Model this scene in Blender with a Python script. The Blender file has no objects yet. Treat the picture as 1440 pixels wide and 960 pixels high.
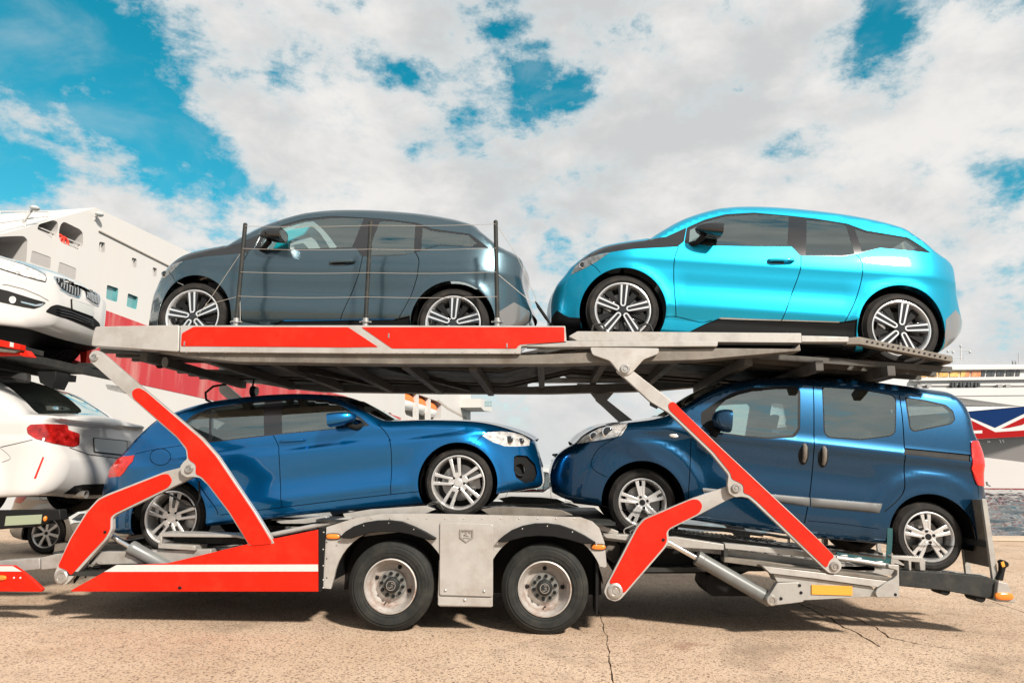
import bpy, bmesh, math, random
import numpy as np
from mathutils import Matrix, Vector
from mathutils.geometry import delaunay_2d_cdt
rad = math.radians
random.seed(7); rng = np.random.RandomState(7)
scene = bpy.context.scene
COL = scene.collection

# ------------------------------------------------------------------ camera
FPX, CW, CH = 950.0, 1440.0, 960.0
CAM_D, CAM_H, YAW, PIT, ROLL = 5.8741, 1.3384, 0.0489, 0.1870, 0.0094
CAM = np.array([0.0, -CAM_D, CAM_H])
def c2w(x, y, z):
    c, s = math.cos(ROLL), math.sin(ROLL); x, z = c*x - s*z, s*x + c*z
    c, s = math.cos(PIT), math.sin(PIT); y, z = c*y - s*z, s*y + c*z
    c, s = math.cos(YAW), math.sin(YAW); x, y = c*x - s*y, s*x + c*y
    return np.array([x, y, z])
cam_data = bpy.data.cameras.new('camera'); cam = bpy.data.objects.new('camera', cam_data); COL.objects.link(cam)
cam_data.sensor_width = 36.0; cam_data.lens = 36.0*FPX/CW; cam_data.clip_start = 0.05; cam_data.clip_end = 6000
_r, _f, _u = c2w(1, 0, 0), c2w(0, 1, 0), c2w(0, 0, 1)
cam.matrix_world = Matrix(((_r[0], _u[0], -_f[0], CAM[0]), (_r[1], _u[1], -_f[1], CAM[1]), (_r[2], _u[2], -_f[2], CAM[2]), (0, 0, 0, 1)))
scene.camera = cam
def ray(px, py): return c2w((px-720)/FPX, 1.0, -(py-480)/FPX)
def pix(px, py, Y):                     # a point of the photograph on the upright plane Y
    d = ray(px, py); t = (Y + CAM_D)/d[1]; return CAM + d*t
def gnd(px, py, z=0.0):                 # ... on a level plane
    d = ray(px, py); t = (z - CAM_H)/d[2]; return CAM + d*t
def pp(pts, Y=0.0): return np.array([pix(x, y, Y)[[0, 2]] for x, y in pts])
def zm(x0, y0, s, pts): return [(x0 + a/s, y0 + b/s) for a, b in pts]

# ------------------------------------------------------------------ exposure, world, sun
scene.view_settings.view_transform = 'Standard'; scene.view_settings.look = 'None'
scene.view_settings.gamma = 1.0; scene.view_settings.use_curve_mapping = False
scene.view_settings.exposure = 0.62
SUN_DIR = Vector((-0.48, 0.64, -0.60)).normalized()          # way the light travels
SUN_EL = math.asin(-SUN_DIR.z); SUN_ROT = math.atan2(-SUN_DIR.x, -SUN_DIR.y)
sd = bpy.data.lights.new('sun', 'SUN'); sd.energy = 5.0; sd.angle = rad(5.0); sd.color = (1.0, 0.93, 0.84)
sun = bpy.data.objects.new('sun', sd); COL.objects.link(sun); sun.rotation_euler = SUN_DIR.to_track_quat('-Z', 'Y').to_euler(); sun.location = (-3, -8, 12)

world = bpy.data.worlds.new('World'); scene.world = world; world.use_nodes = True
def build_world():
    nt = world.node_tree; nt.nodes.clear(); N = nt.nodes.new; L = nt.links.new
    out = N('ShaderNodeOutputWorld'); bg = N('ShaderNodeBackground'); L(bg.outputs[0], out.inputs[0])
    tc = N('ShaderNodeTexCoord'); D = tc.outputs['Generated']
    sky = N('ShaderNodeTexSky'); sky.sky_type = 'NISHITA'; sky.sun_disc = False
    sky.sun_elevation = SUN_EL; sky.sun_rotation = SUN_ROT; sky.air_density = 1.0; sky.dust_density = 0.3; sky.ozone_density = 2.0
    def math_(op, a, b=None, clamp=False):
        n = N('ShaderNodeMath'); n.operation = op; n.use_clamp = clamp
        for i, v in enumerate((a, b)):
            if v is None: continue
            if isinstance(v, (int, float)): n.inputs[i].default_value = v
            else: L(v, n.inputs[i])
        return n.outputs[0]
    def noise(scale, detail, rough, vec, dist=0.0):
        n = N('ShaderNodeTexNoise'); n.inputs['Scale'].default_value = scale; n.inputs['Detail'].default_value = detail
        n.inputs['Roughness'].default_value = rough; n.inputs['Distortion'].default_value = dist; L(vec, n.inputs['Vector']); return n.outputs['Fac']
    def sstep(v, a, b):
        n = N('ShaderNodeMapRange'); n.interpolation_type = 'SMOOTHSTEP'; n.inputs[1].default_value = a; n.inputs[2].default_value = b; L(v, n.inputs[0]); return n.outputs[0]
    mp = N('ShaderNodeMapping'); mp.inputs['Scale'].default_value = (1, 1, 1.7); mp.inputs['Location'].default_value = (3.1, 1.7, .4); L(D, mp.inputs[0]); V = mp.outputs[0]
    n1 = math_('ADD', math_('MULTIPLY', noise(3.3, 15, 0.68, V, 0.12), .62), math_('MULTIPLY', noise(11.0, 12, 0.66, V, 0.15), .38))
    cover = math_('ADD', math_('MULTIPLY', n1, 3.0), -1.0)
    # open patches of blue and dense banks, each fixed in the sky by its direction
    for px, py, r, w in ((10, 30, 240, -.42), (60, 140, 140, -.30), (190, 205, 75, -.22), (265, 238, 70, -.27), (690, 25, 55, -.12), (735, 75, 50, -.13), (770, 125, 60, -.13), (735, 150, 50, -.12), (1215, 55, 60, -.28), (1262, 15, 50, -.17), (1240, 105, 60, -.18),
                         (1425, 215, 60, -.2), (1400, 270, 50, -.2), (778, 356, 36, -.22), (760, 410, 55, -.15), (40, 280, 60, -.12), (330, 270, 80, -.10), (520, 75, 30, -.12), (600, 215, 30, -.12), (905, 32, 16, -.15), (560, 100, 30, -.1), (660, 180, 40, -.1),
                         (400, 120, 240, .08), (1000, 150, 250, .13), (1330, 130, 90, .08), (70, 235, 110, .27), (200, 275, 90, .26), (125, 140, 45, .20), (265, 60, 90, .12), (1100, 300, 300, .08), (500, 330, 240, .10)):
        d = ray(px, py); d = d/np.linalg.norm(d)
        vm = N('ShaderNodeVectorMath'); vm.operation = 'DOT_PRODUCT'; L(D, vm.inputs[0]); vm.inputs[1].default_value = tuple(d)
        f = sstep(vm.outputs['Value'], math.cos(r*1.15/FPX), math.cos(r*.15/FPX))
        cover = math_('ADD', cover, math_('MULTIPLY', f, w))
    veil = math_('MULTIPLY', sstep(noise(5.0, 9, .6, V, .5), .50, .82), .40)
    mask = math_('MAXIMUM', sstep(cover, 0.14, 0.48), veil)
    n2 = noise(6.5, 12, 0.62, V, 0.15); n3 = noise(2.2, 6, 0.55, V, 0.1)
    shade = sstep(math_('ADD', math_('MULTIPLY', n2, .50), math_('MULTIPLY', n3, .60)), 0.47, 0.68)
    thin = sstep(cover, 0.28, 0.66)
    sep = N('ShaderNodeSeparateXYZ'); L(D, sep.inputs[0])
    lowhaze = sstep(sep.outputs['Z'], 0.16, -0.01)
    cc = N('ShaderNodeMix'); cc.data_type = 'RGBA'; L(shade, cc.inputs[0]); cc.inputs[6].default_value = (0.94, 0.918, 0.89, 1); cc.inputs[7].default_value = (0.66, 0.675, 0.68, 1)
    c2 = N('ShaderNodeMix'); c2.data_type = 'RGBA'; L(thin, c2.inputs[0]); c2.inputs[6].default_value = (0.70, 0.77, 0.79, 1); L(cc.outputs[2], c2.inputs[7])
    hs = N('ShaderNodeHueSaturation'); hs.inputs['Hue'].default_value = 0.452; hs.inputs['Saturation'].default_value = 1.45; hs.inputs['Value'].default_value = 1.0; L(sky.outputs[0], hs.inputs['Color'])
    sk = N('ShaderNodeMix'); sk.data_type = 'RGBA'; sk.blend_type = 'MULTIPLY'; sk.inputs[0].default_value = 1.0; L(hs.outputs[0], sk.inputs[6]); sk.inputs[7].default_value = (0.150, 0.152, 0.150, 1)
    mx = N('ShaderNodeMix'); mx.data_type = 'RGBA'; L(mask, mx.inputs[0]); L(sk.outputs[2], mx.inputs[6]); L(c2.outputs[2], mx.inputs[7])
    hz = N('ShaderNodeMix'); hz.data_type = 'RGBA'; L(math_('MULTIPLY', lowhaze, .75), hz.inputs[0]); L(mx.outputs[2], hz.inputs[6]); hz.inputs[7].default_value = (0.70, 0.73, 0.72, 1)
    L(hz.outputs[2], bg.inputs['Color']); bg.inputs['Strength'].default_value = 0.61
build_world()

# ------------------------------------------------------------------ materials
MATS = {}
def pm(name, color, rough=0.5, metal=0.0, coat=0.0, var=0.0, vscale=6.0, bump=0.0, bscale=60.0, dirt=None, dirt_amt=0.0, dscale=2.0, spec=0.5, stretch=None, flake=0.0):
    if name in MATS: return MATS[name]
    m = bpy.data.materials.new(name); m.use_nodes = True; nt = m.node_tree; b = nt.nodes['Principled BSDF']; N = nt.nodes.new; L = nt.links.new
    c = tuple(color) + (1,)
    b.inputs['Base Color'].default_value = c; b.inputs['Roughness'].default_value = rough; b.inputs['Metallic'].default_value = metal
    b.inputs['Coat Weight'].default_value = coat; b.inputs['Coat Roughness'].default_value = 0.03; b.inputs['Specular IOR Level'].default_value = spec
    tc = N('ShaderNodeTexCoord'); vec = tc.outputs['Object']
    if stretch:
        mp = N('ShaderNodeMapping'); mp.inputs['Scale'].default_value = stretch; L(vec, mp.inputs[0]); vec = mp.outputs[0]
    col = None
    if var > 0:
        n = N('ShaderNodeTexNoise'); n.inputs['Scale'].default_value = vscale; n.inputs['Detail'].default_value = 6; n.inputs['Roughness'].default_value = .65; L(vec, n.inputs[0])
        r = N('ShaderNodeMapRange'); r.inputs[1].default_value = .3; r.inputs[2].default_value = .7; r.inputs[3].default_value = 1-var; r.inputs[4].default_value = 1+var; L(n.outputs[0], r.inputs[0])
        x = N('ShaderNodeMix'); x.data_type = 'RGBA'; x.blend_type = 'MULTIPLY'; x.inputs[0].default_value = 1; x.inputs[6].default_value = c; L(r.outputs[0], x.inputs[7]); col = x.outputs[2]
        rr = N('ShaderNodeMapRange'); rr.inputs[1].default_value = .3; rr.inputs[2].default_value = .7; rr.inputs[3].default_value = max(0, rough-.12*var*3); rr.inputs[4].default_value = min(1, rough+.15*var*3); L(n.outputs[0], rr.inputs[0]); L(rr.outputs[0], b.inputs['Roughness'])
    if dirt is not None:
        n = N('ShaderNodeTexNoise'); n.inputs['Scale'].default_value = dscale; n.inputs['Detail'].default_value = 9; n.inputs['Roughness'].default_value = .7; L(vec, n.inputs[0])
        r = N('ShaderNodeMapRange'); r.inputs[1].default_value = .48; r.inputs[2].default_value = .72; r.inputs[3].default_value = 0; r.inputs[4].default_value = dirt_amt; L(n.outputs[0], r.inputs[0])
        x = N('ShaderNodeMix'); x.data_type = 'RGBA'; L(r.outputs[0], x.inputs[0])
        if col is None: x.inputs[6].default_value = c
        else: L(col, x.inputs[6])
        x.inputs[7].default_value = tuple(dirt) + (1,); col = x.outputs[2]
    if col is not None: L(col, b.inputs['Base Color'])
    if bump > 0:
        n = N('ShaderNodeTexNoise'); n.inputs['Scale'].default_value = bscale; n.inputs['Detail'].default_value = 4; L(vec, n.inputs[0])
        bp = N('ShaderNodeBump'); bp.inputs['Strength'].default_value = bump; bp.inputs['Distance'].default_value = .01; L(n.outputs[0], bp.inputs['Height']); L(bp.outputs[0], b.inputs['Normal'])
    MATS[name] = m; return m
def glass(name, tint, refl=0.9, rough=0.0):
    m = bpy.data.materials.new(name); m.use_nodes = True; nt = m.node_tree; nt.nodes.clear(); N = nt.nodes.new; L = nt.links.new
    out = N('ShaderNodeOutputMaterial'); mix = N('ShaderNodeMixShader'); tr = N('ShaderNodeBsdfTransparent'); gl = N('ShaderNodeBsdfGlossy'); fr = N('ShaderNodeFresnel')
    fr.inputs[0].default_value = 3.0; tr.inputs[0].default_value = tuple(tint)+(1,); gl.inputs[0].default_value = (refl*.92, refl*1.04, refl*1.0, 1); gl.inputs[1].default_value = rough
    L(fr.outputs[0], mix.inputs[0]); L(tr.outputs[0], mix.inputs[1]); L(gl.outputs[0], mix.inputs[2]); L(mix.outputs[0], out.inputs[0]); MATS[name] = m; return m
def emit_free(): pass
M_RED = pm('red_paint', (0.5208, 0.0101, 0.0013), 0.5, spec=.2, var=.05, vscale=3, dirt=(.35, .05, .02), dirt_amt=.25, dscale=5, bump=.02, bscale=25)
M_WHITESTRIPE = pm('white_reflective_tape', (0.4640, 0.4640, 0.4400), .35, var=.05, vscale=30)
M_GALV = pm('galvanised_steel', (0.3520, 0.3360, 0.3120), .46, metal=.35, var=.18, vscale=5, dirt=(.15, .12, .09), dirt_amt=.75, dscale=5, bump=.05, bscale=40)
M_ALU = pm('silver_painted_panel', (0.3760, 0.3560, 0.3320), .42, metal=.25, var=.10, vscale=3, dirt=(.20, .155, .115), dirt_amt=.6, dscale=2.4, bump=.02, bscale=30)
M_STEEL = pm('bare_steel', (0.4420, 0.4250, 0.3995), .34, metal=.8, var=.15, vscale=12, dirt=(.2, .13, .08), dirt_amt=.5, dscale=9)
M_DIRTY = pm('dirty_steel', (0.15, 0.132, 0.11), .55, metal=.3, var=.25, vscale=7, dirt=(.09, .06, .04), dirt_amt=.6, dscale=5, bump=.08, bscale=35)
M_DARK = pm('dark_chassis_steel', (0.022, 0.023, 0.022), .6, metal=.1, spec=.25, var=.3, vscale=8, dirt=(.07, .06, .045), dirt_amt=.5, dscale=6, bump=.05)
M_BLACK = pm('black_plastic', (0.009, 0.009, 0.009), .55, spec=.14, var=.1)
M_LINER = pm('arch_liner_felt', (0.006, 0.006, 0.006), .95, spec=0.0)
M_BLACKG = pm('gloss_black_trim', (0.012, 0.012, 0.013), .12, coat=.6)
M_RUBBER = pm('tyre_rubber', (0.015, 0.014, 0.013), .72, spec=.22, var=.25, vscale=14, dirt=(.06, .045, .035), dirt_amt=.5, dscale=7, bump=.1, bscale=90)
M_RUBBERT = pm('truck_tyre_rubber', (0.016, 0.0165, 0.015), .7, spec=.22, var=.3, vscale=9, dirt=(.05, .046, .037), dirt_amt=.5, dscale=5, bump=.12, bscale=70)
M_CHROME = pm('chrome', (0.82, 0.82, 0.82), .1, metal=1.0)
M_WHEELS = pm('silver_alloy', (0.66, 0.64, 0.62), .3, metal=.75, coat=.3, var=.08)
M_MACH = pm('machined_alloy', (0.80, 0.80, 0.80), .22, metal=.7, coat=.3)
M_INT = pm('interior_grey', (0.05, 0.05, 0.052), .8, var=.1)
M_SEAT = pm('seat_fabric', (0.16, 0.155, 0.15), .85, var=.15, vscale=20)
M_AMBER = pm('amber_lens', (0.6800, 0.1760, 0.0160), .2, coat=.6)
M_TAIL = pm('red_lens', (0.52, 0.012, 0.006), .15, coat=.7, var=.45, vscale=14)
M_TAILD = pm('dark_red_lens', (0.26, 0.006, 0.005), .12, coat=1.0, var=.7, vscale=12)
M_LAMP = pm('headlamp_lens', (0.62, 0.60, 0.57), .12, metal=.4, coat=1.0, var=.55, vscale=24)
M_SMOKE = pm('smoked_lamp_lens', (0.20, 0.21, 0.21), .12, metal=.3, coat=.8, var=.6, vscale=22)
M_YELLOW = pm('yellow_reflector', (0.62, 0.27, 0.025), .45, coat=.1)
M_DISC = pm('brake_disc', (0.25, 0.24, 0.23), .4, metal=.9)
M_WIRE = pm('wire_rope', (0.42, 0.38, 0.34), .5, metal=.5)
M_CYL = pm('cylinder_grey_paint', (0.13, 0.135, 0.13), .35, coat=.3, var=.1, dirt=(.07, .05, .04), dirt_amt=.4)
M_PLATE = pm('blank_number_plate', (0.4160, 0.4240, 0.4080), .4)
G_CLEAR = glass('window_glass', (0.74, 0.84, 0.82)); G_TINT = glass('privacy_glass', (0.36, 0.38, 0.38))
G_WIND = glass('windscreen_glass', (0.70, 0.82, 0.78))

# ------------------------------------------------------------------ mesh helpers
INV = {}
def root_of(o):
    while o.parent is not None: o = o.parent
    return o
def thing(name, label, cat, loc=(0, 0, 0), rot=None, group=None):
    o = bpy.data.objects.new(name, None); COL.objects.link(o); o.empty_display_size = .2
    M = Matrix.Translation(Vector(loc))
    if rot is not None: M = M @ rot
    o.matrix_world = M; INV[o.name] = M.inverted(); o['label'] = label; o['category'] = cat
    if group: o['group'] = group
    return o
def tag(o, label, cat, group=None):
    o['label'] = label; o['category'] = cat
    if group: o['group'] = group
    return o
def mk(name, V, F, mat, parent=None, world=False, smooth=35, rec=False, bevel=0.0, seg=2, loopn=None):
    me = bpy.data.meshes.new(name); V = np.asarray(V, float)
    if world and parent is not None:
        m = np.array(INV[root_of(parent).name]); V = V @ m[:3, :3].T + m[:3, 3]
    me.from_pydata(V.tolist(), [], [list(map(int, f)) for f in F])
    if rec:
        bm = bmesh.new(); bm.from_mesh(me); bmesh.ops.recalc_face_normals(bm, faces=bm.faces); bm.to_mesh(me); bm.free()
    me.materials.append(mat)
    if smooth:
        me.shade_smooth()
        if loopn is None: me.set_sharp_from_angle(angle=rad(smooth))
        else: me.normals_split_custom_set(loopn.tolist())
    o = bpy.data.objects.new(name, me); COL.objects.link(o)
    if parent is not None: o.parent = parent
    if bevel > 0:
        b = o.modifiers.new('bevel', 'BEVEL'); b.width = bevel; b.segments = seg; b.limit_method = 'ANGLE'; b.angle_limit = rad(40); b.harden_normals = False
    return o
def struct(o): o['kind'] = 'structure'; return o
class B:                                    # collects shapes into one mesh
    def __init__(s): s.V = []; s.F = []
    def add(s, V, F):
        k = len(s.V); s.V += [tuple(v) for v in V]; s.F += [tuple(i+k for i in f) for f in F]; return s
    def box(s, a, b):
        (x0, y0, z0), (x1, y1, z1) = a, b
        return s.add([(x0, y0, z0), (x1, y0, z0), (x1, y1, z0), (x0, y1, z0), (x0, y0, z1), (x1, y0, z1), (x1, y1, z1), (x0, y1, z1)],
                     [(0, 3, 2, 1), (4, 5, 6, 7), (0, 1, 5, 4), (1, 2, 6, 5), (2, 3, 7, 6), (3, 0, 4, 7)])
    def prism(s, poly, y0, y1):             # side-view outline (x, z) given depth
        n = len(poly); V = [(p[0], y0, p[1]) for p in poly] + [(p[0], y1, p[1]) for p in poly]
        F = [tuple(range(n)), tuple(range(2*n-1, n-1, -1))] + [(i, i+n, (i+1) % n + n, (i+1) % n) for i in range(n)]
        return s.add(V, F)
    def lathe(s, prof, n=48, c=(0, 0, 0), closed=False):   # profile (r, y) turned about the Y axis
        V = []; F = []; m = len(prof)
        for i in range(n):
            a = 2*math.pi*i/n
            for r, y in prof: V.append((c[0]+r*math.cos(a), c[1]+y, c[2]+r*math.sin(a)))
        for i in range(n):
            j = (i+1) % n
            for k in range(m-1 + (1 if closed else 0)):
                l = (k+1) % m
                F.append((i*m+k, i*m+l, j*m+l, j*m+k))
        return s.add(V, F)
    def cyl(s, c, r, y0, y1, n=24):         # disc or drum, axis Y
        V = [(c[0]+r*math.cos(2*math.pi*i/n), y0, c[1]+r*math.sin(2*math.pi*i/n)) for i in range(n)]
        V += [(x, y1, z) for x, _, z in V]
        return s.add(V, [tuple(range(n)), tuple(range(2*n-1, n-1, -1))] + [(i, i+n, (i+1) % n+n, (i+1) % n) for i in range(n)])
    def tube(s, pts, r, n=8, cap=True):
        P = [Vector(p) for p in pts]; m = len(P); V = []; F = []
        rr = r if hasattr(r, '__len__') else [r]*m
        up = Vector((0.1, 0.23, 1)).normalized(); prev = None
        for i, p in enumerate(P):
            t = (P[min(i+1, m-1)] - P[max(i-1, 0)]).normalized()
            if prev is None:
                a = t.cross(up)
                if a.length < 1e-3: a = t.cross(Vector((1, 0, 0)))
            else: a = prev - t*prev.dot(t)
            a.normalize(); prev = a; b = t.cross(a)
            for k in range(n):
                w = 2*math.pi*k/n; V.append(p + (a*math.cos(w) + b*math.sin(w))*rr[i])
        for i in range(m-1):
            for k in range(n): F.append((i*n+k, i*n+(k+1) % n, (i+1)*n+(k+1) % n, (i+1)*n+k))
        if cap: F.append(tuple(range(n-1, -1, -1))); F.append(tuple(range((m-1)*n, m*n)))
        return s.add(V, F)
    def beam(s, a, b, w, h, up=(0, 0, 1)):  # rectangular bar from a to b
        a, b = Vector(a), Vector(b); t = (b-a).normalized(); u = Vector(up); sx = t.cross(u).normalized()*w/2; su = sx.cross(t).normalized()*h/2
        V = [p + i*sx + j*su for p in (a, b) for i, j in ((-1, -1), (1, -1), (1, 1), (-1, 1))]
        return s.add(V, [(0, 3, 2, 1), (4, 5, 6, 7), (0, 1, 5, 4), (1, 2, 6, 5), (2, 3, 7, 6), (3, 0, 4, 7)])
    def ell(s, c, r, n=16, m=10, p=1.0):    # (super)ellipsoid
        V = []; F = []
        sp = lambda v: math.copysign(abs(v)**p, v)
        for j in range(m+1):
            b = -math.pi/2 + math.pi*j/m
            for i in range(n):
                a = 2*math.pi*i/n
                V.append((c[0]+r[0]*sp(math.cos(b))*sp(math.cos(a)), c[1]+r[1]*sp(math.cos(b))*sp(math.sin(a)), c[2]+r[2]*sp(math.sin(b))))
        for j in range(m):
            for i in range(n): F.append((j*n+i, j*n+(i+1) % n, (j+1)*n+(i+1) % n, (j+1)*n+i))
        return s.add(V, F)
    def mk(s, name, mat, parent=None, world=True, **k):
        k.setdefault('rec', True); return mk(name, s.V, s.F, mat, parent, world=world, **k)
def prism(name, poly, y0, y1, mat, parent, bevel=.004, **k): return B().prism(poly, y0, y1).mk(name, mat, parent, bevel=bevel, **k)

def catmull(P, step, closed=False, corner=()):
    P = np.asarray(P, float); n = len(P); out = []
    m = n if closed else n-1
    for i in range(m):
        p1, p2 = P[i], P[(i+1) % n]
        p0 = P[(i-1) % n] if (closed or i > 0) else 2*p1-p2
        p3 = P[(i+2) % n] if (closed or i+2 < n) else 2*p2-p1
        L = np.linalg.norm(p2-p1); k = max(1, int(math.ceil(L/step)))
        # centripetal tangents kept short so that outlines do not overshoot
        m1 = (p2-p0)*L/(np.linalg.norm(p1-p0)+L+1e-9); m2 = (p3-p1)*L/(np.linalg.norm(p3-p2)+L+1e-9)
        for j in range(k):
            t = j/k; out.append((2*t**3-3*t*t+1)*p1 + (t**3-2*t*t+t)*m1 + (-2*t**3+3*t*t)*p2 + (t**3-t*t)*m2)
    if not closed: out.append(P[-1])
    return np.array(out)
def resample(P, step, closed=True):
    P = np.asarray(P, float); n = len(P); out = []
    for i in range(n if closed else n-1):
        a, b = P[i], P[(i+1) % n]; k = max(1, int(math.ceil(np.linalg.norm(b-a)/step)))
        for j in range(k): out.append(a+(b-a)*j/k)
    if not closed: out.append(P[-1])
    return np.array(out)
def rounded(P, r, seg=4):                   # polygon with rounded corners
    P = np.asarray(P, float); n = len(P); out = []
    for i in range(n):
        p0, p, p2 = P[i-1], P[i], P[(i+1) % n]; a = p0-p; b = p2-p; la, lb = np.linalg.norm(a), np.linalg.norm(b)
        q = min(r, la*.45, lb*.45)
        A, C = p+a/la*q, p+b/lb*q
        for j in range(seg+1):
            t = j/seg; out.append((1-t)**2*A + 2*t*(1-t)*p + t*t*C)
    return np.array(out)
def strip(P, w):                            # a line given a width
    P = np.asarray(P, float); T = np.gradient(P, axis=0); T /= np.linalg.norm(T, axis=1)[:, None]; n = np.stack([-T[:, 1], T[:, 0]], 1)
    return np.concatenate([P+n*w/2, (P-n*w/2)[::-1]])
def circ(c, r, n=40, a0=0, a1=360): return np.array([(c[0]+r*math.cos(rad(a0+(a1-a0)*i/n)), c[1]+r*math.sin(rad(a0+(a1-a0)*i/n))) for i in range(n + (0 if a1-a0 == 360 else 1))])
def inpoly(P, poly):
    x, y = P[:, 0], P[:, 1]; r = np.zeros(len(P), bool); n = len(poly)
    for i in range(n):
        x0, y0 = poly[i]; x1, y1 = poly[(i+1) % n]
        c = (y0 > y) != (y1 > y)
        if y1 != y0: r ^= c & (x < (x1-x0)*(y-y0)/(y1-y0)+x0)
    return r
def dist_line(P, A):                        # distance to a closed line, with place of nearest point
    a = A; b = np.roll(A, -1, 0); ab = b-a; L2 = (ab**2).sum(1)+1e-12
    D = np.empty(len(P)); I = np.empty(len(P), int); T = np.empty(len(P))
    for k in range(0, len(P), 2000):
        q = P[k:k+2000, None, :]-a[None]; t = np.clip((q*ab).sum(2)/L2, 0, 1); d = ((q-t[..., None]*ab)**2).sum(2); i = d.argmin(1); r = np.arange(len(i))
        D[k:k+2000] = np.sqrt(d[r, i]); I[k:k+2000] = i; T[k:k+2000] = t[r, i]
    return D, I, T
def copy_tree(o, parent=None):
    c = o.copy(); COL.objects.link(c); c.parent = parent
    for ch in o.children: copy_tree(ch, c)
    return c
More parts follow.
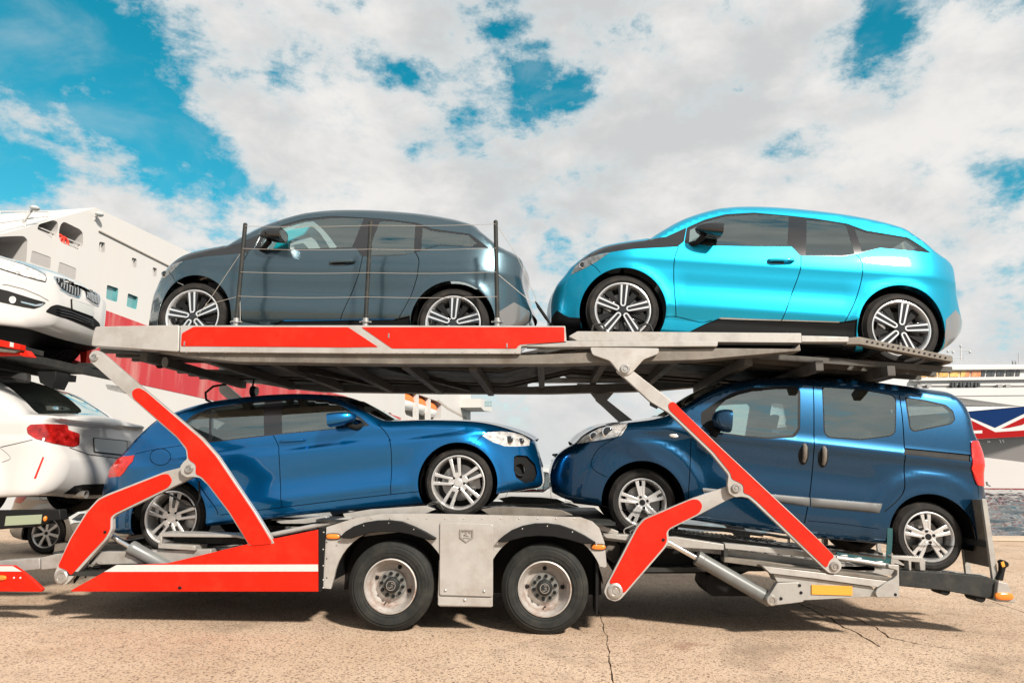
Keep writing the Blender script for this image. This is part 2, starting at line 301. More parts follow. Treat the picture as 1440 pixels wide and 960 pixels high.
# ------------------------------------------------------------------ wheels
WPROTO = {}
def bar2d(p0, p1, w0, w1):
    p0, p1 = np.array(p0, float), np.array(p1, float); t = (p1-p0)/np.linalg.norm(p1-p0); n = np.array([-t[1], t[0]])
    return [p0+n*w0/2, p1+n*w1/2, p1-n*w1/2, p0-n*w0/2]
def rot2(P, a): c, s = math.cos(a), math.sin(a); return [(c*x-s*y, s*x+c*y) for x, y in P]
def car_wheel(style, parent, loc, spin=0.0, far=False):
    if style in WPROTO:
        o = WPROTO[style].copy(); COL.objects.link(o); o.parent = parent
        for ch in WPROTO[style].children:
            c = ch.copy(); COL.objects.link(c); c.parent = o
    else:
        o = bpy.data.objects.new('wheel', None); COL.objects.link(o); o.parent = parent; o.empty_display_size = .1; WPROTO[style] = o
        R, r, w = {'i3': (.345, .262, .165), 'coupe': (.312, .243, .21), 'van': (.300, .212, .19), 'estate': (.31, .215, .20)}[style]
        h = w/2
        prof = [(r-.012, -h+.035), (r+.004, -h+.006), (r+.012, -h-.002), (r+.3*(R-r), -h-.010), (r+.62*(R-r), -h-.008), (R-.024, -h+.004), (R-.009, -h+.017), (R-.002, -h+.030)]
        for q in (-.5, 0., .5): prof += [(R, q*h*1.2-.010), (R-.008, q*h*1.2-.008), (R-.008, q*h*1.2+.002), (R, q*h*1.2+.004)]
        prof += [(R-.004, h-.02), (R-.03, h), (r+.3*(R-r), h+.008), (r, h-.01)]
        mk('tyre', *_vf(B().lathe(prof, 72)), M_RUBBER, o, rec=False, smooth=30)
        bar = [(r+.006, -h+.012), (r+.004, -h-.004), (r-.004, -h-.006), (r-.014, -h+.004), (r-.022, -h+.03), (r-.03, h-.02)]
        lipm = {'i3': M_MACH, 'coupe': M_WHEELS, 'van': M_WHEELS, 'estate': M_WHEELS}[style]
        mk('rim', *_vf(B().lathe(bar, 64)), lipm, o, smooth=40)
        bd = B(); bd.cyl((0, 0), r*.68, .015, .035, 40); bd.cyl((0, 0), r*.34, -.02, .03, 24); mk('brake_disc', bd.V, bd.F, M_DISC, o, rec=True)
        mk('wheel_back', *_vf(B().cyl((0, 0), r-.026, .055, .06, 40)), M_BLACK, o, rec=True)
        cl = B(); cl.prism(rounded([(r*.36, -.07), (r*.80, -.085), (r*.80, .085), (r*.36, .07)], .02), -.005, .05); mk('brake_caliper', cl.V, cl.F, M_DISC, o, rec=True, bevel=.004)
        y0 = -h+.004
        if style == 'i3':
            for k in range(5):
                a = math.pi/2+k*2*math.pi/5
                b = B(); b.prism(rot2([(.035, .028), (r-.02, .062), (r-.02, -.062), (.035, -.028)], a), y0+.006, y0+.030); mk('spoke', b.V, b.F, M_BLACKG, o, rec=True, bevel=.004)
                u = B()
                for s in (-1, 1): u.prism(rot2(bar2d((.062, s*.0195), (r-.010, s*.0265), .013, .018), a), y0-.001, y0+.012)
                arc = [(.062-.026*math.sin(t), .026*math.cos(t)) for t in np.linspace(0, math.pi, 9)]; arc += [(.062-.013*math.sin(t), .013*math.cos(t)) for t in np.linspace(math.pi, 0, 9)]
                u.prism(rot2(arc, a), y0-.0008, y0+.012); mk('spoke_face', u.V, u.F, M_MACH, o, rec=True)
                a2 = a+math.pi/5
                b = B(); b.prism(rot2(bar2d((.06, 0), (r-.02, .022), .02, .075), a2), y0+.036, y0+.05); mk('inner_blade', b.V, b.F, M_BLACK, o, rec=True, bevel=.003)
            b = B(); b.cyl((0, 0), .040, y0+.004, y0+.03, 32); b.cyl((0, 0), .030, y0-.0005, y0+.01, 32); mk('hub_cap', b.V, b.F, M_BLACKG, o, rec=True, bevel=.003)
        elif style == 'coupe':
            for k in range(5):
                a = math.pi/2+.05+k*2*math.pi/5
                b = B()
                for s in (-1, 1):
                    b.prism(rot2([(.045, s*.008), (.10, s*.014), (r-.012, s*.022), (r-.012, s*.058), (.10, s*.040), (.045, s*.036)][::s], a), y0+.004, y0+.030)
                b.prism(rot2([(.04, .034), (.092, .026), (.092, -.026), (.04, -.034)], a), y0+.0055, y0+.031)
                mk('spoke', b.V, b.F, M_WHEELS, o, rec=True, bevel=.006, seg=3)
            b = B(); b.cyl((0, 0), .066, y0+.007, y0+.04, 40); b.cyl((0, 0), .036, y0+.001, y0+.01, 32); mk('hub_cap', b.V, b.F, M_WHEELS, o, rec=True, bevel=.004)
            for k in range(5):
                a = math.pi/2+.05+(k+.5)*2*math.pi/5; b = B(); b.cyl((.056*math.cos(a), .056*math.sin(a)), .0115, y0+.003, y0+.01, 12); mk('wheel_bolt', b.V, b.F, M_BLACK, o, rec=True)
        elif style == 'van':
            for k in range(5):
                a = math.pi/2+.18+k*2*math.pi/5
                b = B()
                for s in (-1, 1): b.prism(rot2([(.04, s*.004), (.10, s*.010), (r-.012, s*.013), (r-.012, s*.048), (.10, s*.034), (.04, s*.026)][::s], a), y0+.004, y0+.026)
                b.prism(rot2([(.04, .02), (.145, .020), (.145, -.020), (.04, -.02)], a), y0+.0075, y0+.027)
                mk('spoke', b.V, b.F, M_WHEELS, o, rec=True, bevel=.004)
            b = B(); b.cyl((0, 0), .068, y0+.006, y0+.04, 40); mk('hub', b.V, b.F, M_WHEELS, o, rec=True, bevel=.004)
            b = B(); b.cyl((0, 0), .027, y0+.001, y0+.01, 24); mk('hub_cap', b.V, b.F, M_BLACK, o, rec=True, bevel=.003)
            for k in range(4):
                a = .4+k*math.pi/2; b = B(); b.cyl((.049*math.cos(a), .049*math.sin(a)), .0125, y0, y0+.01, 12); mk('wheel_bolt', b.V, b.F, M_BLACK, o, rec=True)
        else:
            for k in range(7):
                a = math.pi/2+k*2*math.pi/7; b = B(); b.prism(rot2(bar2d((.03, 0), (r-.012, 0), .036, .050), a), y0+.004, y0+.026); mk('spoke', b.V, b.F, M_WHEELS, o, rec=True, bevel=.004)
            b = B(); b.cyl((0, 0), .06, y0+.006, y0+.03, 32); mk('hub', b.V, b.F, M_WHEELS, o, rec=True, bevel=.004)
            b = B(); b.cyl((0, 0), .025, y0+.002, y0+.01, 24); mk('hub_cap', b.V, b.F, M_BLACK, o, rec=True)
    o.location = loc; o.rotation_euler = (0, spin, math.pi if far else 0) if not far else (0, spin, math.pi)
    return o
def _vf(b): return b.V, b.F

# ------------------------------------------------------------------ cars: one side surface, cut along traced lines
YC = 1.275                                   # centre line of the transporter
class Place:
    def __init__(s, wl, wr, R, yl, yc=YC):
        s.yc = yc; s.R = R
        a, b = pix(wl[0], wl[1], yc-yl), pix(wr[0], wr[1], yc-yl); s.t = math.atan2(b[2]-a[2], b[0]-a[0]); s.wb = math.hypot(b[2]-a[2], b[0]-a[0])
        s.c, s.s = math.cos(s.t), math.sin(s.t); m = (a+b)/2; s.o = np.array([m[0]+s.s*R, yc, m[2]-s.c*R])
        s.rot = Matrix.Rotation(-s.t, 4, 'Y')
    def loc(s, px, py, yl):
        p = pix(px, py, s.yc+yl)-s.o; return np.array([s.c*p[0]+s.s*p[2], -s.s*p[0]+s.c*p[2]])
    def world(s, x, y, z): return s.o+np.array([s.c*x-s.s*z, y, s.s*x+s.c*z])
class WPlace:                                  # level or turned place given in metres
    def __init__(s, o, t=0.0, turn=False):
        s.o = np.array(o, float); s.yc = o[1]; s.t = t; s.c, s.s = math.cos(t), math.sin(t); s.rot = Matrix.Rotation(-t, 4, 'Y') @ Matrix.Rotation(math.pi if turn else 0, 4, 'Z')
class Geo: pass
def smoothmax0(v, k=.03): return .5*(v+np.sqrt(v*v+k*k))
def car_geometry(sp, pl):
    g = Geo(); g.sp = sp; g.ext = [-sp['wb']/2-.75, sp['wb']/2+.75]
    wm = sp['wm']
    def plan(x):
        x0, x1 = g.ext; dl, ll, pl_ = sp['left']; dr, lr, pr_ = sp['right']
        return wm - dl*np.clip(1-(x-x0)/ll, 0, 1.2)**pl_ - dr*np.clip(1-(x1-x)/lr, 0, 1.2)**pr_
    def base(x, z):
        t1, t2, zb = sp['tumble']; h = smoothmax0(z-zb, .014); l2, zl = sp['lower']; k = smoothmax0(zl-z)
        w = plan(x) - t1*h - t2*h*h - l2*k*k
        for wx in (-sp['wb']/2, sp['wb']/2):
            r = np.hypot(x-wx, z-sp['R']); w = w + sp.get('flare', .018)*np.exp(-((r-sp['arch'])/.055)**2)
        return w + sp['feat'](x, z)
    g.base = base; g.plan = plan
    # outline
    segs = []
    for it in range(5):
        pts = []; keys = []
        for key, px, A, Rr in sp['segs']:
            for q in px: pts.append(q); keys.append((A, Rr))
        if it == 0: yl = np.full(len(pts), -.5)
        L = np.array(pts, float) if sp.get('local') else np.array([pl.loc(p[0], p[1], y) for p, y in zip(pts, yl)])
        g.ext = [L[:, 0].min(), L[:, 0].max()]
        yl = -np.maximum(.12, base(L[:, 0], L[:, 1])-np.array([k[0] for k in keys]))
    k = 0; allp = []; own = []; AR = []
    for si, (key, px, A, Rr) in enumerate(sp['segs']):
        n = len(px); P = L[k:k+n]; nxt = L[(k+n) % len(L)]
        P = np.vstack([P, nxt]); k += n
        C = catmull(P, .035)[:-1] if sp.get('smooth', {}).get(key, True) else resample(P, .035, False)[:-1]
        allp.append(C); own += [si]*len(C); AR += [(A, Rr)]*len(C)
    O = np.vstack(allp); AR = np.array(AR); own = np.array(own)
    for _ in range(sp.get('arsm', 5)): AR = (np.roll(AR, 1, 0)+2*AR+np.roll(AR, -1, 0))/4
    # corners of the outline softened a little
    for _ in range(1): O = (np.roll(O, 1, 0)+6*O+np.roll(O, -1, 0))/8
    g.O, g.AR, g.own = O, AR, own
    def W(P, d=None):
        P = np.asarray(P, float)
        d, i, t = dist_line(P, O); ar = AR[i]*(1-t[:, None])+np.roll(AR, -1, 0)[i]*t[:, None]
        q = 1-np.clip(d/ar[:, 1], 0, 1)
        return np.maximum(.05, base(P[:, 0], P[:, 1])-ar[:, 0]*(1-np.sqrt(np.maximum(0, 1-q*q))))
    g.W = W
    def unp(px):                              # traced points on to the side surface
        yl = np.full(len(px), -wm)
        for it in range(5):
            L = np.array([pl.loc(p[0], p[1], y) for p, y in zip(px, yl)]); yl = -W(L)
        return L
    g.unp = unp
    polys = []
    for key, kind, data, opt in sp['polys']:
        if kind == 'px': P = unp(data); P = catmull(P, .03, True) if opt == 'smooth' else (rounded(P, opt) if opt else P)
        elif kind == 'line': P = strip(catmull(unp(data), .03), opt or .007)
        elif kind == 'loc': P = np.asarray(data, float); P = rounded(P, opt) if opt else P
        elif kind == 'locline': P = strip(catmull(np.asarray(data, float), .03), opt or .007)
        polys.append((key, P))
    for wx in (-sp['wb']/2, sp['wb']/2): polys.append((None, circ((wx, sp['R']), sp['arch'], 56)))
    g.polys = polys
    # triangulation
    V = [tuple(p) for p in O]; E = [(i, (i+1) % len(O)) for i in range(len(O))]
    for key, P in polys:
        P = resample(P, .035); k = len(V); V += [tuple(p) for p in P]; E += [(k+i, k+(i+1) % len(P)) for i in range(len(P))]
    nx = np.roll(O, -1, 0)-np.roll(O, 1, 0); nx /= np.linalg.norm(nx, axis=1)[:, None]; nn = np.stack([-nx[:, 1], nx[:, 0]], 1)
    area = .5*np.sum(O[:, 0]*np.roll(O[:, 1], -1)-np.roll(O[:, 0], -1)*O[:, 1])
    if area < 0: nn = -nn                      # points inward
    g.inward = nn
    X = []
    for f in (.012, .05, .12, .24, .42, .68): X.append(O+nn*(AR[:, 1]*f)[:, None])
    x0, x1 = g.ext; zz0, zz1 = O[:, 1].min(), O[:, 1].max()
    gx, gz = np.meshgrid(np.arange(x0, x1, .04), np.arange(zz0, zz1, .04)); G_ = np.stack([gx.ravel(), gz.ravel()], 1); G_[:, 0] += (np.floor((G_[:, 1]-zz0)/.04) % 2)*.02
    d, i, t = dist_line(G_, O); X.append(G_[inpoly(G_, O) & (d > AR[i, 1]*.7)])
    ring = np.vstack(X[:-1]); ring = ring[inpoly(ring, O)]; X = np.vstack([ring, X[-1]])
    V += [tuple(p) for p in X]
    r = delaunay_2d_cdt([Vector(v) for v in V], E, [], 0, 1e-5)
    P = np.array([tuple(v) for v in r[0]]); F = np.array([f for f in r[2] if len(f) == 3])
    cen = P[F].mean(1); F = F[inpoly(cen, O)]; cen = P[F].mean(1)
    a2 = (P[F[:, 1], 0]-P[F[:, 0], 0])*(P[F[:, 2], 1]-P[F[:, 0], 1])-(P[F[:, 2], 0]-P[F[:, 0], 0])*(P[F[:, 1], 1]-P[F[:, 0], 1])
    F[a2 < 0] = F[a2 < 0][:, ::-1]            # anticlockwise in (x, z): outward on the near side
    key = np.array(['body']*len(F), dtype=object)
    for kk, poly in polys:
        m = inpoly(cen, poly); key[m] = kk
    g.P, g.F, g.key, g.cen = P, F, key, cen
    g.Wv = W(P); e = .003
    gx = (base(P[:, 0]+e, P[:, 1])-base(P[:, 0]-e, P[:, 1]))/(2*e); gz = (base(P[:, 0], P[:, 1]+e)-base(P[:, 0], P[:, 1]-e))/(2*e)
    dd, ii, tt = dist_line(P, O); ar = AR[ii]*(1-tt[:, None])+np.roll(AR, -1, 0)[ii]*tt[:, None]; q_ = 1-np.clip(dd/ar[:, 1], 0, 1); sl = ar[:, 0]/ar[:, 1]*q_/np.sqrt(np.maximum(1-q_*q_, 2e-3))
    inw = nn[ii]*(1-tt[:, None])+np.roll(nn, -1, 0)[ii]*tt[:, None]; gx = gx+sl*inw[:, 0]; gz = gz+sl*inw[:, 1]
    # on the rim of the outline the surface turns fully over
    n = np.stack([-gx, -np.ones(len(P)), -gz], 1); n /= np.linalg.norm(n, axis=1)[:, None]; g.N = n
    # connected panels
    par = list(range(len(F)))
    def find(a):
        while par[a] != a: par[a] = par[par[a]]; a = par[a]
        return a
    em = {}
    for fi, f in enumerate(F):
        if key[fi] is None: continue
        for a, b in ((f[0], f[1]), (f[1], f[2]), (f[2], f[0])):
            q = (min(a, b), max(a, b))
            if q in em:
                if key[em[q]] == key[fi]: par[find(fi)] = find(em[q])
            else: em[q] = fi
    comp = np.array([find(i) for i in range(len(F))]); names = {}
    for name, p in sp['seeds']:
        L = np.array(p, float) if sp.get('local') else unp([p])[0]; d = ((cen-L)**2).sum(1); d[key != 'body'] = 9; names[comp[d.argmin()]] = name
    big = {}
    for i in range(len(F)):
        if key[i] == 'body': big[comp[i]] = big.get(comp[i], 0)+1
    g.groups = {}
    for i in range(len(F)):
        kk = key[i]
        if kk is None: continue
        if kk == 'body': kk = ('panel', names.get(comp[i], 'body_side'))
        elif kk == 'gap': kk = ('gap', 'panel_gap', int(comp[i]))
        g.groups.setdefault(kk, []).append(i)
    return g
def side_mesh(g, ids, off, sgn, wall=.014):
    F = g.F[ids]; used = np.unique(F); mp = -np.ones(len(g.P), int); mp[used] = np.arange(len(used)); f = mp[F]
    y = -(g.Wv[used]+off); P = g.P[used]; N = g.N[used].copy()
    V = np.stack([P[:, 0], y, P[:, 1]], 1)
    cnt = {}
    for t in f:
        for a, b in ((t[0], t[1]), (t[1], t[2]), (t[2], t[0])): cnt.setdefault((min(a, b), max(a, b)), []).append((a, b))
    faces = [tuple(t) for t in f]; ln = [N[i] for t in f for i in t]
    Vw = []; k = len(V)
    if wall:
        for q, l in cnt.items():
            if len(l) == 1:
                a, b = l[0]; va, vb = V[a], V[b]; w = np.array([0, wall, 0])
                Vw += [va, vb, vb+w, va+w]; faces.append((k+1, k, k+3, k+2)); k += 4; ln += [np.zeros(3)]*4
    V = np.vstack([V]+([np.array(Vw)] if Vw else []))
    ln = np.array(ln)
    if sgn > 0:                               # mirror to the far side
        V = V*[1, -1, 1]; nf = []; nl = []; c = 0
        for fc in faces:
            n = len(fc); nf.append(tuple(fc[::-1])); nl += list(ln[c:c+n][::-1]*[1, -1, 1]); c += n
        faces, ln = nf, np.array(nl)
    return V, faces, ln
def cap_mesh(g, si, lo=-1., hi=1., off=0.0, crown=.05, m=13, ext=0):
    idx = np.where(g.own == si)[0]; n = len(g.O); idx = np.append(idx, (idx[-1]+1) % n)
    ye = np.maximum(.05, g.base(g.O[idx, 0], g.O[idx, 1])-g.AR[idx, 0]); ss = np.linspace(lo, hi, m); V = []; F = []
    for i, y in zip(idx, ye):
        for s in ss:
            p = g.O[i]-g.inward[i]*(crown*(1-s*s)**2-off); V.append((p[0], y*s, p[1]))
    k = len(idx)
    for i in range(k-1):
        for j in range(m-1): F.append((i*m+j, i*m+j+1, (i+1)*m+j+1, (i+1)*m+j))
    return V, F
def build_car(g, pl, name, label, cat, mats, parts, caps, wheel, f, group=None, wheel_spin=(0, 0), extras=None, interior=True, wheely=None):
    sp = g.sp; root = thing(name, label, cat, tuple(pl.o), pl.rot, group)
    for kk, ids in g.groups.items():
        if isinstance(kk, tuple) and kk[0] == 'gap': nm, mt, off, wall = 'panel_gap', M_BLACK, -.012, 0
        elif isinstance(kk, tuple): nm, mt, off, wall = kk[1], mats['body'], 0.0, .016
        else:
            nm, mk_, off = parts[kk][:3]; mt = mats.get(mk_, None) or MATS[mk_]; wall = 0 if kk == 'gap' else .012
        for s in (-1, 1):
            V, F, ln = side_mesh(g, np.array(ids), off, s, wall); mk(nm, V, F, mt, root, loopn=ln)
    if interior:
        ids = [i for i in range(len(g.F)) if g.key[i] is not None and not str(g.key[i]).startswith('glass') and (np.hypot(abs(g.cen[i, 0])-sp['wb']/2, g.cen[i, 1]-sp['R']) > sp['arch']+.03) and g.cen[i, 1] > .25]
        for s in (-1, 1):
            V, F, ln = side_mesh(g, np.array(ids), -.05, s, 0); mk('door_lining', V, F, M_INT, root, smooth=60)
    for si, (key, px, A, Rr) in enumerate(sp['segs']):
        nm, mt, mode, crown = caps[key]
        mt = mats.get(mt, None) or MATS[mt]
        if mode == 'glass':
            V, F = cap_mesh(g, si, -.88, .88, .004, crown, 15); mk(nm, V, F, mt, root, smooth=60)
            for lo, hi in ((-1, -.88), (.88, 1)):
                V, F = cap_mesh(g, si, lo, hi, 0, crown, 4); mk('pillar', V, F, mats['body'] if 'pillar' not in mats else mats['pillar'], root, smooth=60)
        else:
            V, F = cap_mesh(g, si, -1, 1, 0, crown); mk(nm, V, F, mt, root, smooth=60)
            if mode == 'roof':
                V, F = cap_mesh(g, si, -.97, .97, .035, crown); mk('headliner', V, F, M_INT, root, smooth=60)
    a = sp['wb']/2; R = sp['R']; wy = wheely or (sp['wm']-.035); hw = {'i3': .0825, 'coupe': .105, 'van': .095, 'estate': .10}[wheel]
    for k, (wx, spn) in enumerate(((-a, wheel_spin[0]), (a, wheel_spin[1]))):
        car_wheel(wheel, root, (wx, -wy+hw, R), spn); car_wheel(wheel, root, (wx, wy-hw, R), spn, True)
        for s in (-1, 1):
            w0 = float(g.W(np.array([[wx, R+sp['arch']*.98], [wx-sp['arch']*.95, R+.05], [wx+sp['arch']*.95, R+.05]])).min())-.035; b = B(); arc = circ((wx, R), sp['arch']-.003, 28, -12, 192)
            m = len(arc); y0, y1 = s*w0, s*(w0-.36)
            V = [(p[0], y0, p[1]) for p in arc]+[(p[0], y1, p[1]) for p in arc]; b.add(V, [(i, i+1, i+m+1, i+m) for i in range(m-1)]+[tuple(range(m, 2*m))])
            mk('wheel_arch_liner', b.V, b.F, M_LINER, root, smooth=50)
    zb = g.O[:, 1].min()
    b = B(); b.box((g.ext[0]+.25, -.44, zb+.03), (g.ext[1]-.25, .44, zb+.12)); b.box((-a+sp['arch']+.02, -sp['wm']+.14, zb+.035), (a-sp['arch']-.02, sp['wm']-.14, zb+.115))
    b.tube([(-a, -wy+.1, R), (-a, wy-.1, R)], .035); b.tube([(a, -wy+.1, R), (a, wy-.1, R)], .035); b.mk('underbody', M_BLACK, root, world=False)
    if interior:
        z0 = sp.get('seatz', .42); sx = sp.get('seatx', (-f*.06, -f*.86))
        for x, ys in ((sx[0], (-.37, .37)), (sx[1], (-.38, .38))):
            for yy in ys:
                b = B(); q = -f; w = .24
                b.prism(rounded([(x-q*-.02, z0), (x-q*.50, z0+.03), (x-q*.52, z0+.12), (x+q*.0, z0+.10)], .04), yy-w, yy+w)
                b.prism(rounded([(x-q*.02, z0+.06), (x+q*.17, z0+.60), (x+q*.27, z0+.60), (x+q*.12, z0+.06)], .05), yy-w+.01, yy+w-.01)
                b.prism(rounded([(x+q*.18, z0+.64), (x+q*.21, z0+.80), (x+q*.30, z0+.80), (x+q*.27, z0+.64)], .03), yy-.12, yy+.12)
                b.box((x+min(q*.20, q*.24), yy-.06, z0+.58), (x+max(q*.20, q*.24), yy-.045, z0+.66)); b.box((x+min(q*.20, q*.24), yy+.045, z0+.58), (x+max(q*.20, q*.24), yy+.06, z0+.66))
                b.mk('seat', mats.get('seat', M_SEAT), root, world=False, bevel=.02)
        q = -f; dx = sp.get('dashx', f*.95); b = B(); zd = sp.get('dashz', .78)
        b.prism(rounded([(dx-q*.28, zd-.30), (dx-q*.30, zd), (dx+q*.02, zd+.06), (dx+q*.10, zd-.05), (dx+q*.02, zd-.3)], .04), -.66, .66); b.mk('dashboard', M_INT, root, world=False)
        sw = B(); cx, cz = dx+q*.20, zd+.04; P = []
        for t in np.linspace(0, 2*math.pi, 25): P.append((cx+q*.35*.185*math.cos(t), f*.37+.185*math.sin(t), cz+.93*.185*math.cos(t)))
        sw.tube(P, .014, 6); sw.tube([(cx, f*.37-.17, cz), (cx, f*.37+.17, cz)], .016, 6); sw.tube([(cx, f*.37, cz), (dx, f*.37, zd-.06)], .03, 8); sw.mk('steering_wheel', M_BLACK, root, world=False)
    if extras: extras(g, pl, root, mats)
    return root
def surf(g, px, off=0.0, side=-1):           # point of the side surface under a traced point
    L = g.unp([px])[0]; w = g.W(L[None])[0]+off; return np.array([L[0], side*w, L[1]])
def handle_bar(g, root, pxa, pxb, mat, r=.013, off=.028, ry=.014):
    for s in (-1, 1):
        a, b = surf(g, pxa, 0, s), surf(g, pxb, 0, s); d = b-a; o = np.array([0, s*off, 0]); bb = B()
        P = [a, a+d*.06+o*.75, a+d*.2+o, a+d*.8+o, a+d*.94+o*.8, b]; bb.tube([tuple(p) for p in P], [r*.8, r, r, r, r, r*.8], 10); bb.mk('door_handle', mat, root, world=False, rec=True)
def mirror(g, root, px_c, size, mat, px_foot, f, y_out=.14, cap=M_BLACK):
    f = -f
    for s in (-1, 1):
        c = surf(g, px_c, 0, s); ft = surf(g, px_foot, 0, s); b = B(); sx, sz = size
        c = c+np.array([0, s*y_out, 0])
        n, m = 20, 12; V = []; F = []
        for j in range(m+1):                  # shell: flat glass face to the rear, domed to the front
            t = j/m; e = 1-(1-t)**2 if j else 0
            for i in range(n):
                a = 2*math.pi*i/n; ca, sa = math.cos(a), math.sin(a); q = .55
                rr = math.sqrt(max(0, 1-(t)**2.4))
                V.append((c[0]+f*sx*(.5-t)*1.0, c[1]+.115*rr*math.copysign(abs(ca)**q, ca), c[2]+sz*.5*rr*math.copysign(abs(sa)**q, sa)+sz*.05*t))
        for j in range(m):
            for i in range(n): F.append((j*n+i, j*n+(i+1) % n, (j+1)*n+(i+1) % n, (j+1)*n+i))
        F.append(tuple(range(n))); b.add(V, F)
        o = b.mk('door_mirror', mat, root, world=False)
        st = B(); st.tube([tuple(ft-np.array([0, s*.03, 0])), tuple((ft*.6+c*.4)+np.array([0, 0, -sz*.35])), tuple(c+np.array([-f*sx*.1, -s*.03, -sz*.42]))], [.03, .026, .03], 10); st.mk('mirror_arm', cap, root, world=False)
        gl = B(); gl.cyl((0, 0), 1, 0, .004, 20); V = [(c[0]+f*sx*.505+y, c[1]+.098*x, c[2]+sz*.41*z) for x, y, z in gl.V]; mk('mirror_glass', V, gl.F, M_CHROME, root, rec=True)

def lamp_ring(g, root, px, r, name='headlamp_projector', off=.003):
    for s in (-1, 1):
        c = surf(g, px, off, s); b = B(); b.lathe([(r, .004), (r*1.0, -.004), (r*.82, -.006), (r*.78, .0)], 20, tuple(c)); b.mk('lamp_bezel', M_CHROME, root, world=False)
        b = B(); b.ell(tuple(c), (r*.80, .006, r*.80), 16, 8); b.mk(name, M_BLACKG, root, world=False)
# ------------------------------------------------------------------ fittings laid on a finished body
from mathutils.bvhtree import BVHTree
def bvh_of(root):
    bpy.context.view_layer.update(); V = []; F = []
    for o in root.children:
        if o.type != 'MESH' or o.name.split('.')[0] in ('door_lining', 'headliner', 'seat', 'dashboard', 'underbody', 'wheel_arch_liner', 'steering_wheel'): continue
        M = np.array(o.matrix_world); k = len(V); vs = np.array([tuple(v.co) for v in o.data.vertices]) @ M[:3, :3].T + M[:3, 3]; V += [Vector(v) for v in vs]; F += [[i+k for i in p.vertices] for p in o.data.polygons]
    return BVHTree.FromPolygons(V, F)
def patch(name, px, bvh, mat, parent, off=.004, wall=.012, step=3.0, rnd=0):
    """a piece shaped to the body surface under it, of its own thickness"""
    P = np.asarray(px, float)
    if rnd: P = rounded(P, rnd, 4)
    P = resample(P, step); x0, y0 = P.min(0); x1, y1 = P.max(0)
    gx, gy = np.meshgrid(np.arange(x0, x1, step), np.arange(y0, y1, step)); G = np.stack([gx.ravel(), gy.ravel()], 1); G = G[inpoly(G, P)]
    if len(G):
        d, _, _ = dist_line(G, P); G = G[d > step*.4]
    V = [Vector(p) for p in P]+[Vector(p) for p in G]; E = [(i, (i+1) % len(P)) for i in range(len(P))]
    r = delaunay_2d_cdt(V, E, [], 0, 1e-4); Q = np.array([tuple(v) for v in r[0]]); F = [f for f in r[2] if len(f) == 3]; c = np.array([Q[list(f)].mean(0) for f in F]); m = inpoly(c, P); F = [f for f, k in zip(F, m) if k]
    W = []; N = []; ok = []
    for q in Q:
        d = Vector(ray(q[0], q[1])).normalized(); h = bvh.ray_cast(Vector(CAM), d)
        if h[0] is None: W.append(None); N.append(None)
        else:
            n = h[1]; n = n if n.dot(d) < 0 else -n; W.append(np.array(h[0])); N.append(np.array(n))
    good = [i for i in range(len(Q)) if W[i] is not None]
    if not good: return None
    for i in range(len(Q)):
        if W[i] is None:
            j = min(good, key=lambda k: (Q[k]-Q[i]).dot(Q[k]-Q[i])); n = N[j]; d = ray(Q[i][0], Q[i][1]); t = n.dot(W[j]-CAM)/n.dot(d); W[i] = CAM+d*t; N[i] = n
    W = np.array(W); N = np.array(N); nm = N.mean(0); nm /= np.linalg.norm(nm)
    top = W+nm*off; n0 = len(top); cnt = {}
    faces = []
    for f in F:
        a, b_, c_ = f
        if np.dot(np.cross(top[b_]-top[a], top[c_]-top[a]), nm) < 0: f = (a, c_, b_)
        faces.append(tuple(f))
        for u, v in ((f[0], f[1]), (f[1], f[2]), (f[2], f[0])): cnt.setdefault((min(u, v), max(u, v)), []).append((u, v))
    VV = [tuple(p) for p in top]
    for k, l in cnt.items():
        if len(l) == 1:
            u, v = l[0]; b0 = len(VV); VV += [tuple(top[u]), tuple(top[v]), tuple(top[v]-nm*wall), tuple(top[u]-nm*wall)]; faces.append((b0+1, b0, b0+3, b0+2))
    return mk(name, VV, faces, mat, parent, world=True, smooth=40)
